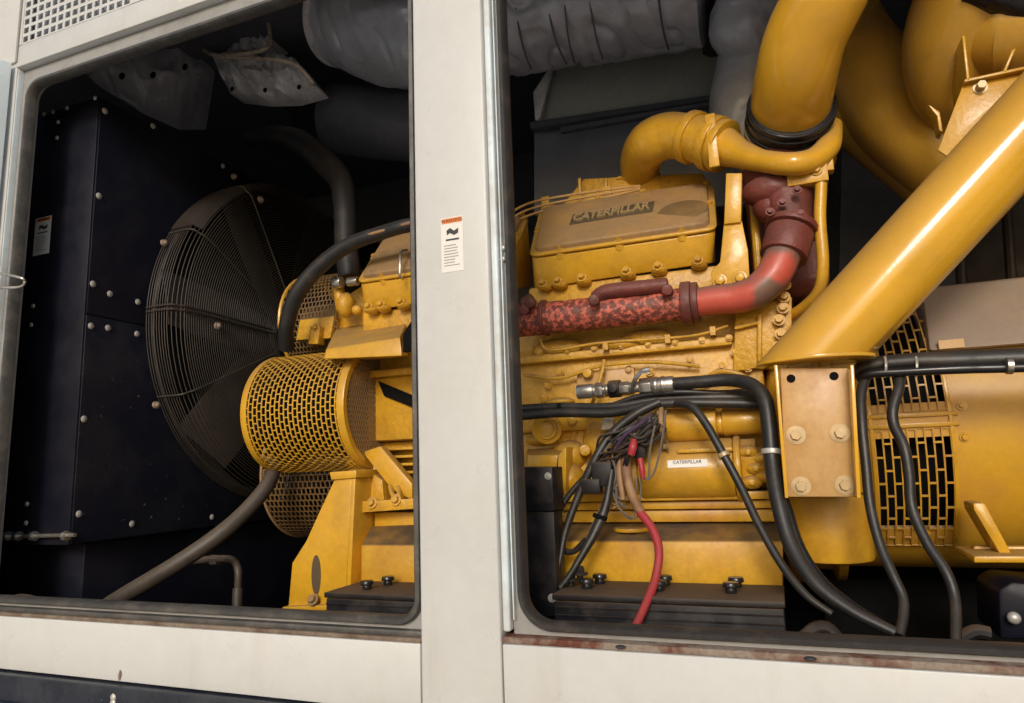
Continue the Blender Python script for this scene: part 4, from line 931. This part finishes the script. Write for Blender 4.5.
b.build('drain_pipe', 'rubb', label='small bent drain pipe near the floor below the fan', cat='pipe')
b = ptube([(-10, 603, 1.62), (20, 599, 1.62), (40, 601, 1.62), (66, 603, 1.62)], [3, 5, 4, 2], seg=8); b.build('rag', 'blkdust', label='small dirty scrap lying on the left sill', cat='scrap')
# right window hoses
bh = thing('fuel_hose', at(700, 380, 2.0), 'thick black hose with silver fittings looping down in front of the starter motor', 'hose')
ptube([(672, 384, 1.98), (700, 382, 1.97), (728, 380, 1.96), (750, 384, 1.93), (764, 398, 1.90), (769, 425, 1.88), (772, 460, 1.86), (778, 500, 1.82), (791, 545, 1.78), (815, 583, 1.73), (850, 610, 1.70), (895, 633, 1.68)], [6.5, 6.5, 6.5, 7, 7.5, 8, 8, 8, 8, 7, 6, 6], seg=18).build('hose', 'rub', bh, sharp=80)
b = MB(); p0, p1 = at(578, 392, 2.0), at(674, 384, 1.98); dv = p1 - p0
for a, c, r_, sg in ((0, .17, .022, 24), (.17, .2, .018, 24), (.2, .28, .024, 6), (.27, .46, .010, 16), (.29, .34, .016, 16), (.45, .55, .02, 6), (.55, .68, .016, 16), (.66, .78, .025, 6), (.78, 1.0, .024, 24), (.81, .84, .026, 24), (.88, .91, .026, 24)):
    b.cyl(p0 + dv * a, p0 + dv * c, r_, seg=sg)
b.build('hose_fitting', 'steel', bh, bevel=.001)
b = MB(); b.cyl(p0 + dv * .34, p0 + dv * .46, .026, seg=20); b.cyl(p0 + dv * .40 + Vector((0, -.035, 0)), p0 + dv * .40 + Vector((0, .02, .0)), .014, seg=12); vb = b.build('valve_body', 'blkdust', bh, bevel=.002)
b = MB(); b.tube([at(632, 388, 1.97), at(635, 380, 1.95), at(641, 372, 1.94), at(650, 370, 1.94)], [.006, .007, .007, .009], seg=8); b.build('valve_lever', 'steel', vb)
b = MB(); dd = (at(773, 470, 1.86) - at(772, 445, 1.87)).normalized(); c_ = at(772, 452, 1.868); b.cyl(c_ - dd * .007, c_ + dd * .007, .0265, seg=28); b.build('hose_clip', 'boltw', bh, bevel=.002)
hose('ribbed_conduit', [(772, 470, 1.93), (785, 505, 1.88), (798, 545, 1.84), (820, 580, 1.80), (850, 606, 1.76), (885, 628, 1.73)], 6, 'blk', 'dark ribbed conduit tucked behind the thick black hose', 'conduit')
hose('wiring_cable', [(520, 409, 2.03), (560, 407, 2.02), (610, 407, 2.0), (660, 400, 2.0), (710, 398, 2.0), (765, 397, 2.02)], [4.5, 4.5, 4.5, 5, 6, 6], 'rub', 'upper of the two black cables running level under the silver fitting', 'cable')
hose('wiring_cable', [(520, 416, 2.01), (560, 413, 2.0), (610, 413, 1.99), (650, 405, 1.98), (690, 403, 1.98), (770, 404, 2.0)], [4.5, 4.5, 4.5, 4.5, 5, 6], 'rub', 'lower of the two black cables running level under the silver fitting', 'cable')
hose('wiring_cable', [(600, 410, 2.0), (640, 396, 1.99), (680, 392, 1.98), (720, 393, 2.0), (760, 390, 2.03)], [2.5, 3, 3, 3, 3], 'rub', 'thin black cable arching just under the thick hose start', 'cable')
hose('battery_cable', [(676, 403, 1.95), (692, 407, 1.92), (706, 424, 1.9), (722, 452, 1.88), (740, 485, 1.86), (760, 527, 1.82), (782, 565, 1.78), (806, 595, 1.74), (832, 614, 1.72)], [3.8, 4.2, 4.2, 4.2, 4.2, 4.2, 4.2, 4, 3.5], 'rub', 'slim black cable slanting down across the labelled starter motor', 'cable')
hose('battery_cable', [(660, 402, 1.97), (636, 414, 1.96), (612, 434, 1.95), (596, 458, 1.93), (580, 492, 1.92), (566, 530, 1.90), (560, 560, 1.88), (553, 592, 1.86)], [4.5, 4.8, 4.8, 4.6, 4.2, 3.5, 3, 3], 'rub', 'black cable curving down left from the solenoid to the battery', 'cable')
hose('battery_cable', [(612, 470, 1.92), (606, 505, 1.90), (596, 530, 1.88), (585, 550, 1.86), (570, 575, 1.84), (560, 588, 1.83)], [3, 4.5, 5.5, 4, 3.2, 3], 'rub', 'black cable with a thick splice hanging left of the red cable', 'cable')
hose('battery_cable', [(592, 470, 1.95), (570, 494, 1.94), (556, 520, 1.93), (558, 545, 1.92), (572, 552, 1.91), (586, 540, 1.90)], 3, 'rub', 'black cable forming a small loop at the lower left of the right opening', 'cable')
def wrap(name, pts, r, mt, label, cat):
    for (x0, y0, Y0), (x1, y1, Y1) in pts:
        a_, c_ = at(x0, y0, Y0), at(x1, y1, Y1); d_ = (c_ - a_).normalized()
        MB().cyl(a_ - d_ * .006, a_ + d_ * .006, r, seg=14).build(name, mt, bevel=.001, label=label, cat=cat)
wrap('hose_clamp', [((724, 455, 1.878), (735, 475, 1.866))], .0165, 'boltc', 'narrow worn metal clamp round the slim cable crossing the starter motor', 'clamp')
wrap('cable_tie', [((560, 408.5, 2.017), (566, 408, 2.017))], .0175, 'hole', 'black tie round the upper level cable near the right opening seal', 'cable tie')
wrap('tape_wrap', [((600, 517, 1.893), (598, 524, 1.89))], .0205, 'hole', 'black tape wrapped round the splice of the cable left of the red one', 'tape')
rc = thing('red_battery_cable', at(637, 625, 1.8), 'red battery cable hanging down over the battery front', 'cable')
ptube([(640, 512, 1.895), (653, 530, 1.87), (659, 552, 1.84), (655, 580, 1.80), (645, 606, 1.74), (634, 630, 1.68)], 4.3, seg=16).build('red_sleeve', 'redc', rc, sharp=80)
ptube([(625, 447, 1.95), (627, 475, 1.93), (633, 497, 1.91), (641, 513, 1.894)], [5, 4.8, 4.6, 4.4], seg=16).build('brown_end', 'tan', rc, sharp=80, label='brown heat-stained upper end')
hn = thing('wiring_harness', at(630, 500, 1.95), 'tangle of thin coloured wires and black plugs beside the starter motor', 'wires')
b = MB(); rnd = random.Random(11)
for k in range(5):
    x = 610 + k * 9; b.tube([at(600 + k * 8, 455 - k * 5, 1.94), at(x, 440 + rnd.random() * 8, 1.92), at(x + 18, 425 + rnd.random() * 8, 1.92), at(655 + k * 2, 418 + k * 2, 1.95)], .0045, seg=7)
b.build('black_wires', 'rub', hn)
b = MB()
for k, pts in enumerate(([(666, 410), (662, 440), (655, 470), (648, 480)], [(655, 425), (650, 450), (648, 478), (640, 474)], [(604, 452), (612, 442), (622, 437), (636, 434)], [(612, 455), (616, 475), (612, 492), (622, 500)], [(590, 530), (605, 500), (618, 485), (630, 478)], [(600, 470), (610, 463), (616, 470), (618, 500), (628, 508)])):
    b.tube([at(x, y, 1.91 + .004 * k) for x, y in pts], .0032, seg=6)
b.build('grey_wires', 'greyw', hn)
b = MB()
b.tube([at(615, 450, 1.92), at(624, 436, 1.91), (at(640, 424, 1.92)), at(652, 416, 1.95)], .006, seg=8); b.build('purple_wire', 'purple', hn)
b = MB(); b.tube([at(656, 418, 1.96), at(634, 428, 1.94), at(616, 442, 1.93)], .005, seg=8); b.tube([at(620, 445, 1.94), at(619, 470, 1.93), at(623, 500, 1.92)], .008, seg=8); b.build('tan_wire', 'tan', hn)
b = MB(); b.tube([at(634, 440, 1.91), at(633, 447, 1.90), at(631, 455, 1.90)], [.008, .012, .010], seg=12); b.tube([at(640, 458, 1.90), at(642, 470, 1.90), at(643, 479, 1.90)], [.008, .009, .005], seg=12)
b.build('red_terminal_boot', 'redc', hn)
b = MB()
def blob(x, y, Y, w_, h_, d_): p = at(x, y, Y); b.box(p.x - w_, p.x + w_, p.y - d_, p.y + d_, p.z - h_, p.z + h_)
blob(603, 474, 1.93, .03, .035, .02); blob(592, 486, 1.92, .028, .02, .02); b.cut(); blob(640, 447, 1.95, .018, .032, .015); blob(646, 430, 1.95, .02, .04, .015)
b.build('connector_plug', 'blkdust', hn, bevel=.006)
b = MB(); rnd = random.Random(5)
for k in range(16):
    x0, y0 = 594 + rnd.random() * 30, 452 + rnd.random() * 30; x1, y1 = 640 + rnd.random() * 22, 412 + rnd.random() * 20
    b.tube([at(x0, y0, 1.95), at(x0 + 4, y0 - 18 - rnd.random() * 8, 1.92), at((x0 + x1) / 2 + rnd.uniform(-8, 8), (y0 + y1) / 2 + rnd.uniform(-12, 6), 1.90 + rnd.random() * .04), at(x1, y1, 1.96)], .0028 + rnd.random() * .002, seg=6)
b.build('dark_wires', 'blkdust', hn)
b = MB()
for k in range(2):
    x0, y0 = 606 + rnd.random() * 14, 470 + rnd.random() * 20
    b.tube([at(x0, y0, 1.93), at(x0 + 10 * rnd.random(), y0 + 22, 1.90), at(x0 + 22, y0 + 34 * rnd.random() + 8, 1.92), at(x0 + 26, y0 - 10, 1.93)], .0024, seg=6)
b.build('loose_loops', 'greyw' , hn)
b = MB()
for pts in ([(625, 500), (612, 508), (604, 497), (612, 486)], [(636, 470), (630, 492), (620, 505), (606, 500)]): b.tube([at(x, y, 1.94) for x, y in pts], .003, seg=6)
b.build('brown_wires', 'dusty', hn)
# main lead over the generator
hose('power_conduit', [(852, 374, 1.98), (870, 366, 1.97), (910, 362, 1.96), (960, 361, 1.95), (1040, 358, 1.94), (1500, 340, 1.94)], [6, 8, 9, 10.5, 11, 16], 'rub', 'fat black cable conduit running level across the generator vents', 'conduit')
hose('power_conduit', [(860, 380, 1.96), (868, 374, 1.94), (900, 372, 1.93), (960, 369, 1.92), (1040, 367, 1.91), (1500, 354, 1.91)], [4, 4.5, 4.5, 5, 5, 7], 'blk', 'thinner black conduit along the underside of the fat one', 'conduit')
b = MB(); d = Vector((1, 0, 0)); b.cyl(at(1006, 366, 1.90), at(1012, 366, 1.90), .02, seg=12); b.build('conduit_nut', 'steel', label='small steel nut on the black conduit at the right edge', cat='nut')
hose('generator_lead', [(866, 377, 1.96), (861, 395, 1.93), (862, 425, 1.90), (866, 465, 1.88), (870, 505, 1.86), (880, 545, 1.83), (893, 575, 1.80), (903, 598, 1.78), (903, 618, 1.75), (899, 636, 1.72)], 4.9, 'rub', 'black lead hanging beside the bracket, left of the two hanging leads', 'cable')
hose('generator_lead', [(900, 372, 1.96), (899, 388, 1.93), (893, 408, 1.91), (894, 425, 1.90), (904, 447, 1.88), (909, 475, 1.87), (912, 508, 1.86), (927, 543, 1.83), (946, 572, 1.80), (955, 600, 1.78), (956, 642, 1.72)], 5.2, 'rub', 'black lead hanging across the vents, right of the two hanging leads', 'cable')
for x, w_ in ((885, 'left'), (916, 'right')): MB().tube([at(x, 377, 1.935), at(x + 1, 366, 1.92), at(x, 357, 1.94)], .0035, seg=6).build('cable_tie', 'boltw', label='pale cable tie on the fat black conduit, %s of the two' % w_, cat='cable tie')
# dark relay box at left of right window
rb = thing('terminal_box', at(541, 610, 1.8), 'tall black terminal box standing at the left edge of the right opening', 'box')
MB().plate([(514, 620), (558, 616), (554, 512), (514, 512)], 1.84, .08).build('lower_box', 'batt', rb, bevel=.004)
MB().plate([(518, 512), (554, 511), (552, 467), (518, 467)], 1.83, .10).build('upper_box', 'batt', rb, bevel=.004)
b = MB(); b.bolt(at(548, 476, 1.83), (0, -1, 0), .007); b.bolt(at(552, 598, 1.84), (0, -1, 0), .008); b.build('box_screw', 'boltw', rb)

# ================================================================== batteries
def battery(x0, x1, zt_, zb_, Y0, Y1, caps, label, ridge=True):
    t = thing('battery', ((x0 + x1) / 2, (Y0 + Y1) / 2, zb_), label, 'battery', 'batteries along the sill')
    MB().box(x0, x1, Y0, Y1, zb_, zt_ - .018).build('case', 'batt', t, bevel=.004)
    MB().box(x0 - .004, x1 + .004, Y0 - .006, Y1, zt_ - .016, zt_).build('lid', 'blkdust', t, bevel=.004)
    b = MB()
    for k in range(4): b.box(x0 + .002, x1 - .002, Y0 - .004, Y0 + .002, zt_ - .035 - k * .02, zt_ - .031 - k * .02)
    b.build('case_ridges', 'batt', t)
    for x, y, Y in caps:
        p = at(x, y, Y); p.z = zt_
        MB().cyl(p + Vector((0, 0, .0)), p + Vector((0, 0, .014)), .014, seg=20).cyl(p + Vector((0, 0, .014)), p + Vector((0, 0, .026)), .021, .019, seg=20).build('vent_cap', 'blk', t, bevel=.002)
    return t
ba = battery(at(554, 600, 1.76).x, at(783, 600, 1.76).x, at(660, 597, 1.76).z, -.60, 1.76, 1.97, [(600, 582, 1.92), (587, 590, 1.84), (665, 582, 1.92), (659, 590, 1.84), (736, 582, 1.92), (731, 590, 1.84)], 'long black battery with six caps behind the sill of the right opening')
b2 = battery(at(326, 594, 1.78).x, at(428, 594, 1.78).x, at(326, 592, 1.78).z, -.60, 1.78, 1.98, [(367, 584, 1.84), (388, 579, 1.92)], 'black battery with two caps in the corner of the left opening')
b = MB(); p = at(570, 590, 1.8)
for x, y in ((571, 580), (580, 574)): b.cyl(at(x, y + 6, 1.86), at(x, y - 8, 1.86), .009, seg=12); b.bolt(at(x, y, 1.86), (0, 0, 1), .015).cut()
b.build('terminal_post', 'blkdust', ba)

# ================================================================== odds and ends at the lower right
b = MB(); b.plate([(1000, 640), (1110, 640), (1110, 590), (1012, 582), (998, 590)], 1.95, .2); fb = b.build('isolator_block', 'rad', bevel=.01, label='dark blue-black mount block in the bottom right corner', cat='mount')
b = MB(); b.ell(at(1014, 618, 1.93), .014, .012, .014); b.build('isolator_bolt', 'boltw', fb)
ptube([(800, 640, 1.85), (815, 628, 1.85), (828, 628, 1.85), (840, 640, 1.85)], 6, seg=10).build('pipe_stub', 'rubb', label='rusty pipe stub just behind the sill between the hoses', cat='pipe')
ptube([(960, 640, 1.9), (975, 632, 1.9), (990, 634, 1.9)], 7, seg=10).build('bracket_stub', 'blkdust', label='grimy lump of casting behind the sill right of the hanging leads', cat='casting')
MB().tube([at(958, 205, 3.0), at(962, 290, 3.0)], .02, seg=10).build('inner_post', 'brownin', label='dark brown post under the diagonal tube, left of the two', cat='post')
MB().tube([at(1006, 200, 2.9), at(1012, 288, 2.9)], .018, seg=10).build('inner_post', 'brownin', label='dark brown post under the diagonal tube, right of the two', cat='post')
MB().plate([(940, 300), (1100, 290), (1100, 180), (940, 200)], 3.3, .05).build('inner_screen', 'brownin', label='dark brown screen behind the diagonal tube at the right', cat='screen')
MB().plate([(838, 330), (960, 300), (960, 140), (842, 140)], 3.2, .05).build('lining_sheet', 'dark', label='dark grey lining sheet between the oil pipe and diagonal tube', cat='lining')
